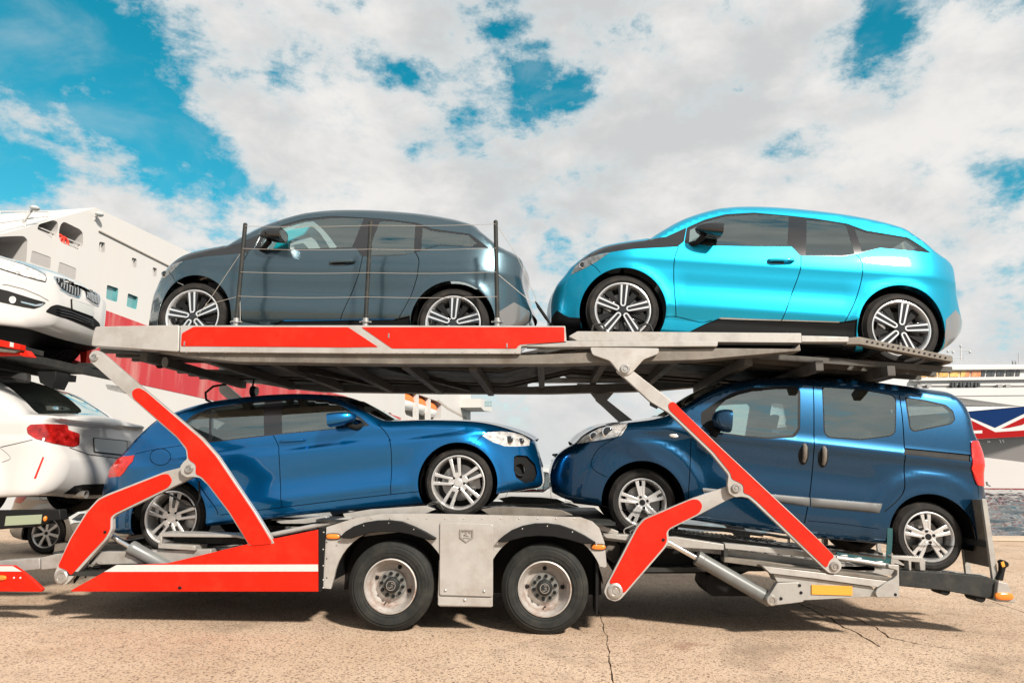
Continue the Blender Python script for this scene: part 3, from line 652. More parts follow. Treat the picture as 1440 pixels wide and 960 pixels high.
# ------------------------------------------------------------------ compact electric hatchback (two on the upper deck)
za = lambda p: zm(760, 270, 4.8, p)
zb_ = lambda p: zm(1060, 270, 4.8, p)
def feat_i3(x, z):
    w = -.016*np.exp(-((z-.62)/.10)**2)*np.clip((x+.95)/.25, 0, 1)*np.clip((1.0-x)/.25, 0, 1)      # hollow of the doors
    w = w + .010*np.exp(-((z-.86)/.05)**2)
    w = w - .30*np.clip(.405-z, 0, .12)*np.clip((x+1.0)/.1, 0, 1)*np.clip((1.0-x)/.1, 0, 1)         # doors turn under
    return w
I3 = dict(wb=2.57, R=.345, wm=.885, arch=.405, flare=.012, left=(.42, .80, 2.3), right=(.34, .70, 2.4), tumble=(.20, .26, .93), lower=(.35, .40), feat=feat_i3, seatz=.50, dashz=.92, dashx=-.98, seatx=(.02, .80),
  segs=[('under', [(1318, 497), (1215, 494), (1100, 484), (935, 472), (820, 462), (780, 458)], .05, .05),
        ('front_bumper', [(775, 452), (774.5, 430), (777, 415), (783, 401), (793, 389)], .10, .10),
        ('bonnet', [(801.7, 378), (816, 366), (831, 356), (850, 347.5), (877, 342), (909, 337.7)], .16, .10),
        ('windscreen', [(913, 336.5), (935, 323), (958, 310.6), (985, 301)], .10, .07),
        ('roof', [(1010, 295.5), (1031, 293.4), (1060, 293), (1102, 295), (1143, 299), (1185, 304.5), (1227, 312.5), (1252, 319), (1268, 325)], .13, .08),
        ('rear_window', [(1281, 332.5), (1295, 343)], .10, .05),
        ('tailgate', [(1308, 354), (1317, 360), (1329, 369.5), (1335.5, 381), (1339, 403), (1342, 428)], .10, .08),
        ('rear_bumper', [(1350, 451), (1350, 463), (1342, 478)], .06, .06)],
  polys=[
    ('hood', 'px', za([(215, 520), (270, 462), (340, 412), (430, 372), (560, 346), (715, 326), (730, 320), (845, 303), (985, 240), (968, 335), (925, 369), (630, 384), (480, 405), (400, 417), (330, 445), (262, 490)]), None),
    ('dlo', 'px', za([(970, 345), (988, 240), (1110, 186), (1250, 150), (1440, 139)]) + zb_([(250, 161), (420, 180), (630, 213), (760, 260), (1040, 306), (1195, 412), (1100, 402), (850, 379), (760, 402), (690, 420), (600, 434), (312, 431), (255, 369), (0, 368)]) + za([(1165, 364)]), .02),
    ('glass_front', 'px', za([(1003, 340), (1010, 250), (1110, 200), (1250, 162), (1440, 150)]) + zb_([(100, 154), (236, 163), (226, 361), (0, 361)]) + za([(1165, 357)]), .012),
    ('glass_rear', 'px', zb_([(357, 185), (500, 200), (622, 221), (680, 419), (600, 428), (350, 425)]), .012),
    ('glass_quarter', 'px', zb_([(682, 246), (760, 272), (1030, 312), (1110, 372), (1080, 394), (850, 372), (728, 402)]), .012),
    ('lamp', 'px', za([(203, 560), (232, 505), (300, 455), (370, 428), (468, 408), (380, 470), (290, 520)]), None),
    ('sill', 'px', za([(1000, 945), (1110, 890), (1215, 848), (1440, 858)]) + zb_([(300, 868), (575, 878), (700, 858), (690, 1090), (300, 1050)]) + za([(1000, 1000)]), None),
    ('strip', 'px', za([(1200, 852), (1225, 845), (1440, 855)]) + zb_([(300, 864), (590, 874), (575, 880), (300, 871)]) + za([(1440, 863), (1230, 856)]), None),
    ('nose', 'px', za([(60, 900), (60, 760), (80, 700), (110, 628), (165, 590), (180, 640), (165, 760), (190, 840), (265, 850), (265, 960), (60, 960)]), None),
    ('chin', 'px', za([(50, 890), (85, 830), (110, 800), (160, 830), (195, 845), (270, 850), (275, 1000), (50, 1000)]), None),
    ('apron', 'px', zb_([(1297, 862), (1362, 795), (1420, 860), (1410, 960), (1340, 1040), (1280, 1090), (1290, 960)]), None),
    ('gap', 'line', za([(932, 366), (906, 450), (900, 560), (907, 700), (915, 845)]), .008),
    ('gap', 'line', za([(845, 841), (915, 841), (1090, 880), (1160, 866)]), .007),
    ('gap', 'line', zb_([(318, 428), (319, 470), (310, 540), (270, 650), (188, 868)]), .008),
    ('gap', 'line', zb_([(688, 416), (728, 470), (735, 540), (725, 600), (690, 720), (612, 878)]), .008),
    ('gap', 'line', za([(335, 482), (375, 510), (405, 545)]), .006),
  ],
  seeds=[('front_wing', (885, 372)), ('front_door', (1000, 400)), ('rear_door', (1160, 400)), ('rear_quarter', (1260, 380)), ('bumper_side', (812, 392)), ('side_skirt', (945, 458))])
I3_PARTS = dict(hood=('bonnet_side', 'gloss_black_trim', .001), dlo=('window_frame', 'gloss_black_trim', -.003), glass_front=('front_side_window', 'window_glass', -.005), glass_rear=('rear_side_window', 'window_glass', -.005),
  glass_quarter=('quarter_window', 'window_glass', -.005), lamp=('headlight', 'smoked_lamp_lens', .002), chin=('bumper_insert', 'black_plastic', .001), sill=('sill', 'black_plastic', -.012), strip=('sill_strip', 'accent', -.006), nose=('grille_surround', 'nose', 0.0), apron=('rear_apron', 'apron', .002), gap=('panel_gap', 'black_plastic', -.012))
I3_CAPS = dict(under=('floor_edge', 'black_plastic', '', .0), front_bumper=('front_bumper', 'nose', '', .04), bonnet=('bonnet', 'gloss_black_trim', '', .05), windscreen=('windscreen', 'windscreen_glass', 'glass', .05), roof=('roof', 'roof', 'roof', .05),
  rear_window=('rear_window', 'privacy_glass', 'glass', .03), tailgate=('tailgate', 'tailgate', '', .05), rear_bumper=('rear_bumper', 'apron', '', .02))
def i3_extra(g, pl, root, mats):
    handle_bar(g, root, zb_([(98, 464)])[0], zb_([(268, 464)])[0], mats['body'], .016, .032)
    b = zb_([(150, 470)])[0]
    for s in (-1, 1):
        c = surf(g, b, .0005, s); q = B(); q.prism(rounded([(c[0]-.085, c[2]-.028), (c[0]+.075, c[2]-.028), (c[0]+.075, c[2]+.022), (c[0]-.085, c[2]+.022)], .024, 6), c[1]-.006*s, c[1]+.003*s); q.mk('handle_recess', M_BLACKG, root, world=False)
    mirror(g, root, za([(1108, 288)])[0], (.245, .115), mats['mirror'], za([(1010, 352)])[0], -1, .13)
    lamp_ring(g, root, za([(285, 492)])[0], .035)
    # wheel nuts of light: badge and wiper left out; rear lamp strip across the tailgate
pl_i3 = Place((876, 435), (1268.5, 461.5), I3['R'], .865)
g_i3 = car_geometry(I3, pl_i3)
CYAN = pm('cyan_metallic_paint', (0.0, 0.345, 0.53), .38, metal=.75, coat=.5, var=.015, vscale=40)
SLATE = pm('slate_grey_metallic_paint', (0.066, 0.108, 0.130), .28, metal=.85, coat=.9, var=.02, vscale=40)
M_SILV = pm('satin_silver_trim', (.55, .57, .58), .25, metal=.8)
M_BLUELINE = pm('blue_accent_trim', (.01, .17, .42), .3, coat=.5)
M_APR = pm('gloss_grey_apron', (.22, .21, .20), .18, metal=.5, coat=1.0)
build_car(g_i3, pl_i3, 'electric_hatchback', 'bright cyan electric hatchback with black bonnet on the upper deck', 'car',
  dict(body=CYAN, accent=M_SILV, nose=CYAN, apron=M_APR, roof=CYAN, tailgate=CYAN, mirror=M_BLACKG, pillar=CYAN), I3_PARTS, I3_CAPS, 'i3', -1, wheel_spin=(.02, .18), extras=i3_extra)
def i3_grey_extra(g, pl, root, mats):
    i3_extra(g, pl, root, mats)
    TQ = pm('turquoise_cover_film', (.0, .55, .68), .5)
    P = [pl.loc(x, y, -.30) for x, y in zm(180, 270, 4.8, [(985, 392), (1050, 285), (1100, 262), (1180, 250), (1250, 236), (1292, 275), (1330, 330), (1370, 395), (1310, 395), (1270, 330), (1230, 300), (1150, 318), (1085, 345), (1110, 365), (1190, 350), (1230, 395)])]
    b = B(); b.prism(P, -.34, -.26); b.mk('protective_cover', TQ, root, world=False, bevel=.01)
pl_g = Place((268.8, 444), (637, 453.4), I3['R'], .865)
build_car(g_i3, pl_g, 'electric_hatchback', 'slate grey electric hatchback behind the wire safety rail on the upper deck', 'car',
  dict(body=SLATE, accent=M_BLUELINE, nose=SLATE, apron=M_APR, roof=M_BLACKG, tailgate=M_BLACKG, mirror=M_BLACKG, pillar=SLATE), I3_PARTS, I3_CAPS, 'i3', -1, wheel_spin=(-.15, .03), extras=i3_grey_extra)

# ------------------------------------------------------------------ blue hatchback, lower deck
hA = lambda p: zm(140, 540, 4.8, p)
hB = lambda p: zm(440, 540, 4, p)
hD = lambda p: zm(120, 440, 1440/420, p)
def feat_hb(x, z):
    zc = .80-.035*x                              # shoulder crease
    w = .013*np.tanh((zc-z)/.012)*np.exp(-((z-zc)/.16)**2)
    w = w + .014*np.exp(-((z-.36)/.05)**2)*np.clip((x+.95)/.2, 0, 1)*np.clip((.98-x)/.2, 0, 1) - .012*np.exp(-((z-.52)/.09)**2)*np.clip((x+.95)/.2, 0, 1)*np.clip((.98-x)/.2, 0, 1)
    return w
HB = dict(wb=2.69, R=.312, wm=.885, arch=.362, flare=.020, left=(.36, .75, 2.3), right=(.36, .80, 2.2), tumble=(.22, .34, .90), lower=(.6, .30), feat=feat_hb, seatz=.36, dashz=.80, dashx=.85, seatx=(-.15, -.95),
  segs=[('under', [(707, 693), (590, 709), (440, 722), (330, 735), (200, 750)], .04, .05),
        ('rear_bumper', [(165, 749), (155, 741), (150, 716), (148, 692), (152, 677)], .08, .08),
        ('tailgate', [(158, 663), (166, 648), (175, 638)], .10, .08),
        ('rear_window', [(190, 622), (219, 594), (232, 585.5)], .10, .06),
        ('roof', [(245, 581), (272, 571.5), (306, 563.5), (353, 557.5), (397, 554.3), (435, 554), (465, 556.5)], .13, .08),
        ('windscreen', [(484, 562.5), (508, 575), (530, 587)], .08, .06),
        ('bonnet', [(541, 591.5), (560, 591.5), (595, 590.5), (635, 591), (670, 592.8), (695, 597), (720, 604), (740, 611.5)], .20, .10),
        ('front_bumper', [(752, 618), (757.5, 640), (761, 658), (762, 682), (740, 688)], .10, .10)],
  polys=[
    ('dlo', 'px', hD([(475, 530), (520, 490), (600, 458), (800, 424), (1000, 411), (1140, 414), (1215, 432), (1330, 505), (1372, 543), (1200, 560), (960, 582), (700, 612), (600, 624), (540, 590)]), .02),
    ('glass_quarter', 'px', hD([(490, 532), (535, 495), (598, 472), (598, 610), (556, 584)]), .01),
    ('glass_rear', 'px', hD([(608, 466), (720, 445), (862, 428), (862, 588), (700, 607), (610, 617)]), .01),
    ('glass_front', 'px', hD([(948, 424), (1050, 419), (1140, 422), (1210, 440), (1320, 512), (1348, 540), (1200, 556), (948, 579)]), .012),
    ('lamp', 'px', hB([(950, 288), (985, 269), (1060, 264), (1120, 270), (1180, 285), (1222, 313), (1218, 345), (1150, 350), (1080, 349), (1010, 325)]), None),
    ('tail', 'px', hA([(238, 478), (150, 490), (70, 520), (60, 630), (140, 622), (170, 590), (220, 525)]), .01),
    ('intake', 'px', hB([(1130, 408), (1150, 398), (1205, 402), (1250, 450), (1262, 500), (1245, 545), (1195, 557), (1142, 525), (1130, 480)]), .01),
    ('splitter', 'px', hB([(1055, 612), (1140, 596), (1285, 566), (1310, 580), (1240, 612), (1060, 640)]), None),
    ('gap', 'line', hB([(368, 226), (412, 275), (435, 330), (443, 450), (438, 618)]), .007),
    ('gap', 'line', hB([(604, 602), (440, 619), (200, 646), (0, 671), (-240, 700), (-420, 722), (-520, 735)]), .007),
    ('gap', 'line', hA([(1172, 345), (1196, 390), (1209, 450), (1216, 560), (1220, 650), (1232, 835)]), .007),
    ('gap', 'line', hA([(655, 400), (640, 520), (650, 620), (700, 720), (792, 850), (800, 880)]), .007),
    ('gap', 'line', hB([(952, 290), (930, 310), (905, 342)]), .006),
    ('gap', 'line', [hA([(410+70*math.cos(t), 490+56*math.sin(t))])[0] for t in np.linspace(0, 6.2, 22)], .006),
    ('gap', 'line', hA([(240, 470), (380, 440), (560, 412)]), .005),
  ],
  seeds=[('front_wing', (580, 640)), ('front_door', (470, 660)), ('rear_door', (350, 680)), ('rear_quarter', (205, 640)), ('front_bumper_side', (720, 660)), ('side_skirt', (480, 712)), ('fuel_flap', (225, 642))])
HB_PARTS = dict(dlo=('window_frame', 'gloss_black_trim', -.003), glass_front=('front_side_window', 'window_glass', -.005), glass_rear=('rear_side_window', 'window_glass', -.005), glass_quarter=('quarter_window', 'privacy_glass', -.005),
  lamp=('headlight', 'headlamp_lens', -.004), tail=('tail_light', 'red_lens', .004), intake=('fog_lamp_intake', 'black_plastic', -.03), splitter=('splitter', 'black_plastic', .004), gap=('panel_gap', 'black_plastic', -.010))
HB_CAPS = dict(under=('floor_edge', 'black_plastic', '', 0), rear_bumper=('rear_bumper', 'body', '', .06), tailgate=('tailgate', 'body', '', .06), rear_window=('rear_window', 'privacy_glass', 'glass', .03), roof=('roof', 'body', 'roof', .05),
  windscreen=('windscreen', 'windscreen_glass', 'glass', .06), bonnet=('bonnet', 'body', '', .05), front_bumper=('front_bumper', 'body', '', .015))
def hb_extra(g, pl, root, mats):
    handle_bar(g, root, hA([(1215, 388)])[0], hA([(1388, 376)])[0], mats['body'], .013, .028)
    mirror(g, root, hB([(196, 200)])[0], (.25, .125), mats['body'], hB([(275, 232)])[0], 1, .13)
    lamp_ring(g, root, hB([(1105, 312)])[0], .042); lamp_ring(g, root, hB([(1172, 320)])[0], .034)
    # grille on the nose: chrome frame with dark bars, fog lamp in the intake
    L = g.unp(hB([(1236, 318), (1262, 400), (1280, 462)])); xs = g.ext[1]
    for s in (-1, 1):
        fr = B(); P = [(L[0][0]+.010, s*.08, L[0][1]), (L[0][0]+.012, s*.36, L[0][1]-.01), (L[2][0]+.010, s*.33, L[2][1]), (L[2][0]+.012, s*.08, L[2][1]), (L[0][0]+.010, s*.08, L[0][1])]
        P = [tuple(a+(b-a)*t for a, b in zip(np.array(p), np.array(q))) for p, q in zip(P[:-1], P[1:]) for t in (0, .5)]+[P[-1]]
        fr.tube([tuple(p) for p in P], .016, 8); fr.mk('grille_frame', M_CHROME, root, world=False)
        gb = B(); x0, x1 = L[0][0]-.006, L[2][0]-.006
        for k in range(8):
            y = s*(.10+.034*k); gb.beam((x0, y, L[0][1]-.01), (x1, y, L[2][1]+.01), .012, .03, (1, 0, 0))
        gb.mk('grille_bars', M_BLACKG, root, world=False)
        c = surf(g, hB([(1168, 480)])[0], -.035, s); fl = B(); fl.lathe([(.001, -.02), (.04, -.016), (.052, .0), (.055, .05)], 24, (c[0], 0, c[2])); V = [(x, s*(-y)+c[1], z) if False else (x, c[1]+(-s)*(-y)*1.0, z) for x, y, z in fl.V]; mk('fog_lamp', V, fl.F, M_SMOKE, root, rec=True)
pl_h = Place((239.8, 728), (645, 678), HB['R'], .845)
g_h = car_geometry(HB, pl_h)
BLUE = pm('blue_metallic_paint', (0.0, 0.138, 0.37), .30, metal=.9, coat=.9, var=.015, vscale=40)
build_car(g_h, pl_h, 'blue_hatchback', 'metallic blue hatchback nose up over the trailer axles on the lower deck', 'car', dict(body=BLUE, pillar=BLUE), HB_PARTS, HB_CAPS, 'coupe', 1, wheel_spin=(.25, 0), extras=hb_extra)

# ------------------------------------------------------------------ dark blue small van, lower deck
qP = lambda p: zm(760, 520, 4, p)
qQ = lambda p: zm(1080, 520, 4, p)
q6 = lambda p: zm(1140, 660, 4.8, p)
def feat_q(x, z):
    w = .016*np.exp(-((z-.98)/.05)**2) - .012*np.exp(-((z-.72)/.12)**2)*np.clip((x+.9)/.2, 0, 1)*np.clip((.9-x)/.2, 0, 1)
    for wx in (-1.2565, 1.2565):
        r = np.hypot(x-wx, z-.30); w = w + .022/(1+np.exp((r-.56)/.018))
    return w
QB = dict(wb=2.513, R=.300, wm=.845, arch=.372, flare=.008, left=(.40, .75, 2.2), right=(.10, .22, 2.2), tumble=(.13, .12, 1.02), lower=(.4, .35), feat=feat_q, seatz=.55, dashz=1.02, dashx=-.85, seatx=(-.02, .80),
  segs=[('under', [(1366, 768), (1240, 764), (1100, 750), (955, 728), (850, 712), (800, 703)], .04, .05),
        ('front_bumper', [(776, 692), (773.5, 670), (776, 655), (781, 643), (789, 634)], .10, .10),
        ('bonnet', [(806, 624), (818, 612), (842, 599.5), (882, 594), (915, 590)], .20, .12),
        ('windscreen', [(938, 584.5), (960, 572.5), (992, 552.5)], .08, .06),
        ('roof', [(1022, 539), (1055, 533), (1090, 531.5), (1125, 531.5), (1165, 532.5), (1205, 535), (1255, 540.5), (1305, 547.5), (1330, 551.5)], .11, .08),
        ('rear_window', [(1346, 558), (1356, 571), (1363, 588)], .06, .06),
        ('tailgate', [(1368, 608), (1374, 622), (1380, 640), (1381, 660), (1381, 682)], .05, .05),
        ('rear_bumper', [(1385, 702), (1384, 730), (1378, 752)], .04, .05)],
  polys=[
    ('dlo', 'px', qP([(905, 312), (902, 240), (985, 182), (1080, 128), (1200, 98), (1320, 92)]) + qQ([(150, 90), (182, 115), (180, 335), (150, 380), (0, 388)]) + qP([(1150, 378), (960, 352)]), .02),
    ('glass_front', 'px', qP([(985, 348), (985, 225), (1040, 170), (1110, 140), (1200, 118), (1320, 108)]) + qQ([(150, 105), (170, 125), (167, 330), (138, 366), (0, 379)]) + qP([(1150, 369)]), .012),
    ('dlo2', 'px', qQ([(302, 92), (520, 106), (700, 138), (722, 165), (718, 352), (690, 374), (520, 394), (340, 382), (312, 352)]), .03),
    ('glass_rear', 'px', qQ([(308, 98), (520, 112), (697, 144), (716, 168), (712, 350), (688, 368), (520, 388), (342, 376), (318, 350)]), .03),
    ('dlo3', 'px', qQ([(768, 152), (880, 168), (1000, 195), (1042, 230), (1054, 280), (1030, 306), (820, 349), (796, 332)]), .02),
    ('glass_quarter', 'px', qQ([(776, 159), (880, 175), (998, 202), (1036, 234), (1047, 280), (1025, 300), (822, 342), (803, 328)]), .02),
    ('lamp', 'px', qP([(205, 415), (240, 375), (330, 328), (420, 308), (490, 298), (480, 330), (455, 368), (380, 385), (300, 400)]), None),
    ('tail', 'px', qQ([(1140, 405), (1150, 398), (1215, 398), (1222, 480), (1222, 655), (1175, 648), (1142, 560)]), .015),
    ('rail', 'px', qQ([(766, 437), (1140, 475), (1140, 516), (766, 475)]), .004),
    ('gap', 'line', qP([(848, 388), (843, 500), (836, 640), (830, 760)]), .008),
    ('gap', 'line', qQ([(250, 62), (258, 200), (260, 400), (250, 560), (232, 720), (205, 860)]), .009),
    ('gap', 'line', qQ([(738, 140), (755, 260), (765, 400), (768, 600), (764, 680), (720, 740), (655, 796)]), .009),
    ('gap', 'line', q6([(-20, 345), (200, 365), (460, 400)]), .005),
    ('gap', 'line', qP([(170, 420), (260, 410), (420, 384), (460, 340), (492, 300)]), .006),
    ('gap', 'line', qP([(420, 384), (330, 440), (285, 520), (300, 560), (372, 602)]), .006),
    ('gap', 'line', qQ([(1142, 560), (1180, 650), (1185, 720)]), .006),
  ],
  seeds=[('front_wing', (900, 632)), ('front_door', (1030, 630)), ('sliding_door', (1190, 660)), ('rear_quarter', (1300, 640)), ('front_bumper_side', (812, 660)), ('side_skirt', (1200, 745))])
QB_PARTS = dict(dlo=('window_frame', 'black_plastic', -.002), dlo2=('window_frame', 'black_plastic', -.002), dlo3=('window_frame', 'black_plastic', -.002), glass_front=('front_side_window', 'window_glass', -.004), glass_rear=('rear_side_window', 'window_glass', .001), glass_quarter=('quarter_window', 'window_glass', .001),
  lamp=('headlight', 'headlamp_lens', .002), tail=('tail_light', 'red_lens', .012), rail=('door_rail', 'black_plastic', -.014), gap=('panel_gap', 'black_plastic', -.010))
QB_CAPS = dict(under=('floor_edge', 'black_plastic', '', 0), front_bumper=('front_bumper', 'body', '', .015), bonnet=('bonnet', 'body', '', .05), windscreen=('windscreen', 'windscreen_glass', 'glass', .06), roof=('roof', 'body', 'roof', .04),
  rear_window=('rear_window', 'privacy_glass', 'glass', .02), tailgate=('tailgate', 'body', '', .03), rear_bumper=('rear_bumper', 'body', '', .03))
def qb_extra(g, pl, root, mats):
    for c0 in ((200, 470), (310, 485)):
        for s in (-1, 1):
            c = surf(g, qQ([c0])[0], 0, s); b = B(); b.ell((c[0], c[1], c[2]), (.047, .014, .10), 20, 10); b.mk('handle_recess', M_BLACK, root, world=False)
            b = B(); b.tube([(c[0], c[1]+s*.01, c[2]+.08), (c[0], c[1]+s*.03, c[2]+.06), (c[0], c[1]+s*.034, c[2]-.03), (c[0], c[1]+s*.01, c[2]-.075)], [.016, .02, .02, .014], 10); b.mk('door_handle', M_DIRTY, root, world=False)
    mirror(g, root, qP([(990, 290)])[0], (.155, .20), mats['body'], qP([(965, 345)])[0], -1, .15)
    lamp_ring(g, root, qP([(380, 348)])[0], .055); lamp_ring(g, root, qP([(300, 372)])[0], .04)
    GR = pm('grey_moulding', (.10, .10, .097), .5, var=.1)
    for P in ([qP([(912, 662)])[0], qQ([(233, 716)])[0], qQ([(233, 768)])[0], qP([(915, 690)])[0]], [qQ([(240, 717)])[0], qQ([(642, 750)])[0], qQ([(625, 805)])[0], qQ([(240, 770)])[0]]):
        L = g.unp(P); n = 14
        for s in (-1, 1):
            V = []; F = []
            for i in range(n+1):
                t = i/n; top = L[0]*(1-t)+L[1]*t; bot = L[3]*(1-t)+L[2]*t
                for k, (u, o) in enumerate(((0, 0.0), (.06, .016), (.45, .026), (.85, .018), (1, 0.0))):
                    q = top*(1-u)+bot*u; e = .3 if i in (0, n) else 1; V.append((q[0], s*(g.W(q[None])[0]+o*e), q[1]))
            for i in range(n):
                for k in range(4): F.append((i*5+k, i*5+k+1, (i+1)*5+k+1, (i+1)*5+k))
            mk('side_moulding', V, F, GR, root, rec=True, smooth=50)
    for s in (-1, 1):
        c = surf(g, qP([(750, 370)])[0], .002, s); b = B(); b.ell(tuple(c), (.042, .008, .018), 18, 8); b.mk('side_repeater', M_LAMP, root, world=False)
    b = B()
    for dz in (-.03, .03): b.tube([(g.ext[0]+.045, -.3, .62+dz), (g.ext[0]+.012, 0, .62+dz), (g.ext[0]+.045, .3, .62+dz)], .012, 8)
    b.mk('grille_bars', M_BLACK, root, world=False)
pl_q = Place((902, 706), (1308, 754.6), QB['R'], .81)
g_q = car_geometry(QB, pl_q)
NAVY = pm('dark_blue_paint', (0.0, 0.038, 0.092), .27, metal=.8, coat=.9, var=.015, vscale=40)
build_car(g_q, pl_q, 'small_van', 'dark blue passenger van with sliding door on the rear ramp of the lower deck', 'van', dict(body=NAVY, pillar=NAVY), QB_PARTS, QB_CAPS, 'van', -1, wheel_spin=(0, .05), extras=qb_extra)
# ------------------------------------------------------------------ the transporter trailer
TW = 2.55
_w1, _w2 = pix(549, 823, .05), pix(766, 828, .05)
TR_R = .5*(_w1[2]+_w2[2])
trailer = thing('transporter_trailer', 'red and silver two-deck car transporter trailer with hinged lifting arms', 'trailer', ((_w1[0]+_w2[0])/2, YC, 0))
def both(name, poly, y0, y1, mat, bevel=.004, far=True, farmat=None):
    o = prism(name, poly, y0, y1, mat, trailer, bevel=bevel)
    if far: prism(name, poly, TW-y1, TW-y0, farmat or mat, trailer, bevel=bevel)
    return o
def offset_poly(P, d):
    P = np.asarray(P, float); n = len(P); a = .5*np.sum(P[:, 0]*np.roll(P[:, 1], -1)-np.roll(P[:, 0], -1)*P[:, 1]); s = 1 if a > 0 else -1; out = []
    for i in range(n):
        e0 = P[i]-P[i-1]; e1 = P[(i+1) % n]-P[i]; e0 = e0/np.linalg.norm(e0); e1 = e1/np.linalg.norm(e1)
        n0 = np.array([-e0[1], e0[0]])*s; n1 = np.array([-e1[1], e1[0]])*s; m = n0+n1; out.append(P[i]+m*d/max(.35, m.dot(m)/2)/1.0*.5*2/2 if False else P[i]+m/(1+n0.dot(n1)+1e-6)*d)
    return np.array(out)
# ---- upper deck side: grey end box, framed red panels
both('deck_end_cover', rounded(pp([(134, 459), (252, 456.8), (251, 494.5), (128, 486), (130, 472)]), .02), 0, .14, M_ALU, .006)
both('panel_frame', rounded(pp([(253.4, 457.3), (500, 457.2), (795, 458), (797, 482), (733, 486.8), (732, 497.5), (500, 497), (252.6, 495)]), .012), 0, .10, M_ALU, .005)
R1 = rounded(pp(zm(120, 440, 24/7, [(466, 98), (522, 67), (1268, 69), (1412, 164), (1260, 166), (462, 160)])), .014)
R2 = rounded(pp(zm(500, 440, 24/7, [(28, 69), (1006, 69), (1007, 139), (792, 152), (776, 171), (176, 171)])), .014)
both('red_side_panel', R1, -.005, .02, M_RED, .002); both('red_side_panel', R2, -.005, .02, M_RED, .002)
for c in ((547, 472), (713, 486), (260, 483)):
    b = B(); p = pix(c[0], c[1], 0); b.prism(rounded([(p[0]-.006, p[2]-.02), (p[0]+.006, p[2]-.02), (p[0]+.006, p[2]+.02), (p[0]-.006, p[2]+.02)], .004), -.011, -.004); b.mk('panel_latch', M_STEEL, trailer)
both('deck_side_beam', pp([(215, 493), (740, 498), (985, 488), (1120, 489), (1127, 482), (1129, 492), (985, 505), (780, 511), (560, 511), (330, 508), (262, 501)]), .04, .20, M_DIRTY, .006)
both('deck_rail', rounded(pp([(812, 465), (1128, 467.5), (1128.5, 481), (812, 478.5), (800, 472)]), .008), .02, .16, M_GALV, .005)
both('lower_rail', rounded(pp([(797, 479), (1010, 480), (1009, 487), (770, 488), (740, 487), (740, 484)]), .01), .0, .12, M_GALV, .005)
both('rail_tube', pp([(1128.7, 470.5), (1196, 472.5), (1196, 480), (1128.7, 480)]), .03, .12, M_GALV, .006)
both('deck_bracket', rounded(pp(zm(780, 440, 4, [(198, 194), (586, 199), (584, 230), (500, 262), (445, 325), (420, 346), (395, 352), (368, 342), (310, 270), (212, 236)])), .02), -.012, .03, M_ALU, .004)
M_RIB = pm('deck_rib_steel', (.075, .070, .062), .6, metal=.2, spec=.3, var=.3, vscale=8, dirt=(.03, .025, .02), dirt_amt=.7, dscale=5)
# ---- tracks the cars stand on
def contact(pl, sgn, wb): return pl.world(sgn*wb/2, 0, 0)
def track_line(pts):
    return np.array([(p[0], p[1]) for p in pts])
cg = [contact(pl_g, s, 2.57) for s in (-1, 1)]; cc = [contact(pl_i3, s, 2.57) for s in (-1, 1)]
ch = [contact(pl_h, s, 2.69) for s in (-1, 1)]; cq = [contact(pl_q, s, 2.513) for s in (-1, 1)]
e0 = pix(150, 490, .4); e1 = pix(1330, 520, .4)
def ext(a, b, x): t = (x-a[0])/(b[0]-a[0]); return a[2]+t*(b[2]-a[2])
UP = [(e0[0], ext(cg[0], cg[1], e0[0])-.01), (cg[0][0], cg[0][2]-.004), (cg[1][0], cg[1][2]-.004), (cg[1][0]+.45, ext(cg[0], cg[1], cg[1][0]+.45)-.004), (cc[0][0]-.40, ext(cc[0], cc[1], cc[0][0]-.4)-.004), (cc[0][0], cc[0][2]-.004), (cc[1][0], cc[1][2]-.004), (e1[0], ext(cc[0], cc[1], e1[0])-.004)]
l0 = pix(90, 790, .4); l1 = pix(1395, 820, .4)
LO = [(l0[0], ch[0][2]-.03), (ch[0][0]-.35, ch[0][2]-.02), (ch[0][0], ch[0][2]-.004), (ch[1][0], ch[1][2]-.004), (ch[1][0]+.35, ext(ch[0], ch[1], ch[1][0]+.2)), (cq[0][0]-.30, ext(cq[0], cq[1], cq[0][0]-.3)-.004), (cq[0][0], cq[0][2]-.004), (cq[1][0], cq[1][2]-.004), (l1[0], ext(cq[0], cq[1], l1[0])-.004)]
rA_x = pix(1206, 476, .2)[0]
def zline(L, x): return float(np.interp(x, [p[0] for p in L], [p[1] for p in L]))
def tracks(L, name, mat, ya, yb, slot=True):
    x = L[0][0]; xe = L[-1][0]; n = int((xe-x)/.9)+1; xs = np.linspace(x, xe, n+1)
    for x0, x1 in zip(xs[:-1], xs[1:]):
        kn = [x0]+[p[0] for p in L if x0 < p[0] < x1]+[x1]
        b = B()
        for a, c in zip(kn[:-1], kn[1:]):
            za_, zc = zline(L, a), zline(L, c)
            for y0, y1 in ((ya, ya+.05), (yb-.05, yb), ((ya+yb)/2-.03, (ya+yb)/2+.03)): b.prism([(a, za_-.05), (c, zc-.05), (c, zc), (a, za_)], y0, y1)
            m = max(1, int((c-a)/.11))
            for k in range(m):
                u0, u1 = a+(c-a)*(k+.18)/m, a+(c-a)*(k+.72)/m
                b.prism([(u0, zline(L, u0)-.014), (u1, zline(L, u1)-.014), (u1, zline(L, u1)-.003), (u0, zline(L, u0)-.003)], ya+.05, yb-.05)
        b.mk(name, mat, trailer, smooth=0)
for y0, y1 in ((.30, .86), (TW-.86, TW-.30)):
    tracks(UP, 'deck_track', M_RIB, y0, y1); tracks(LO, 'lower_track', M_GALV, y0, y1)
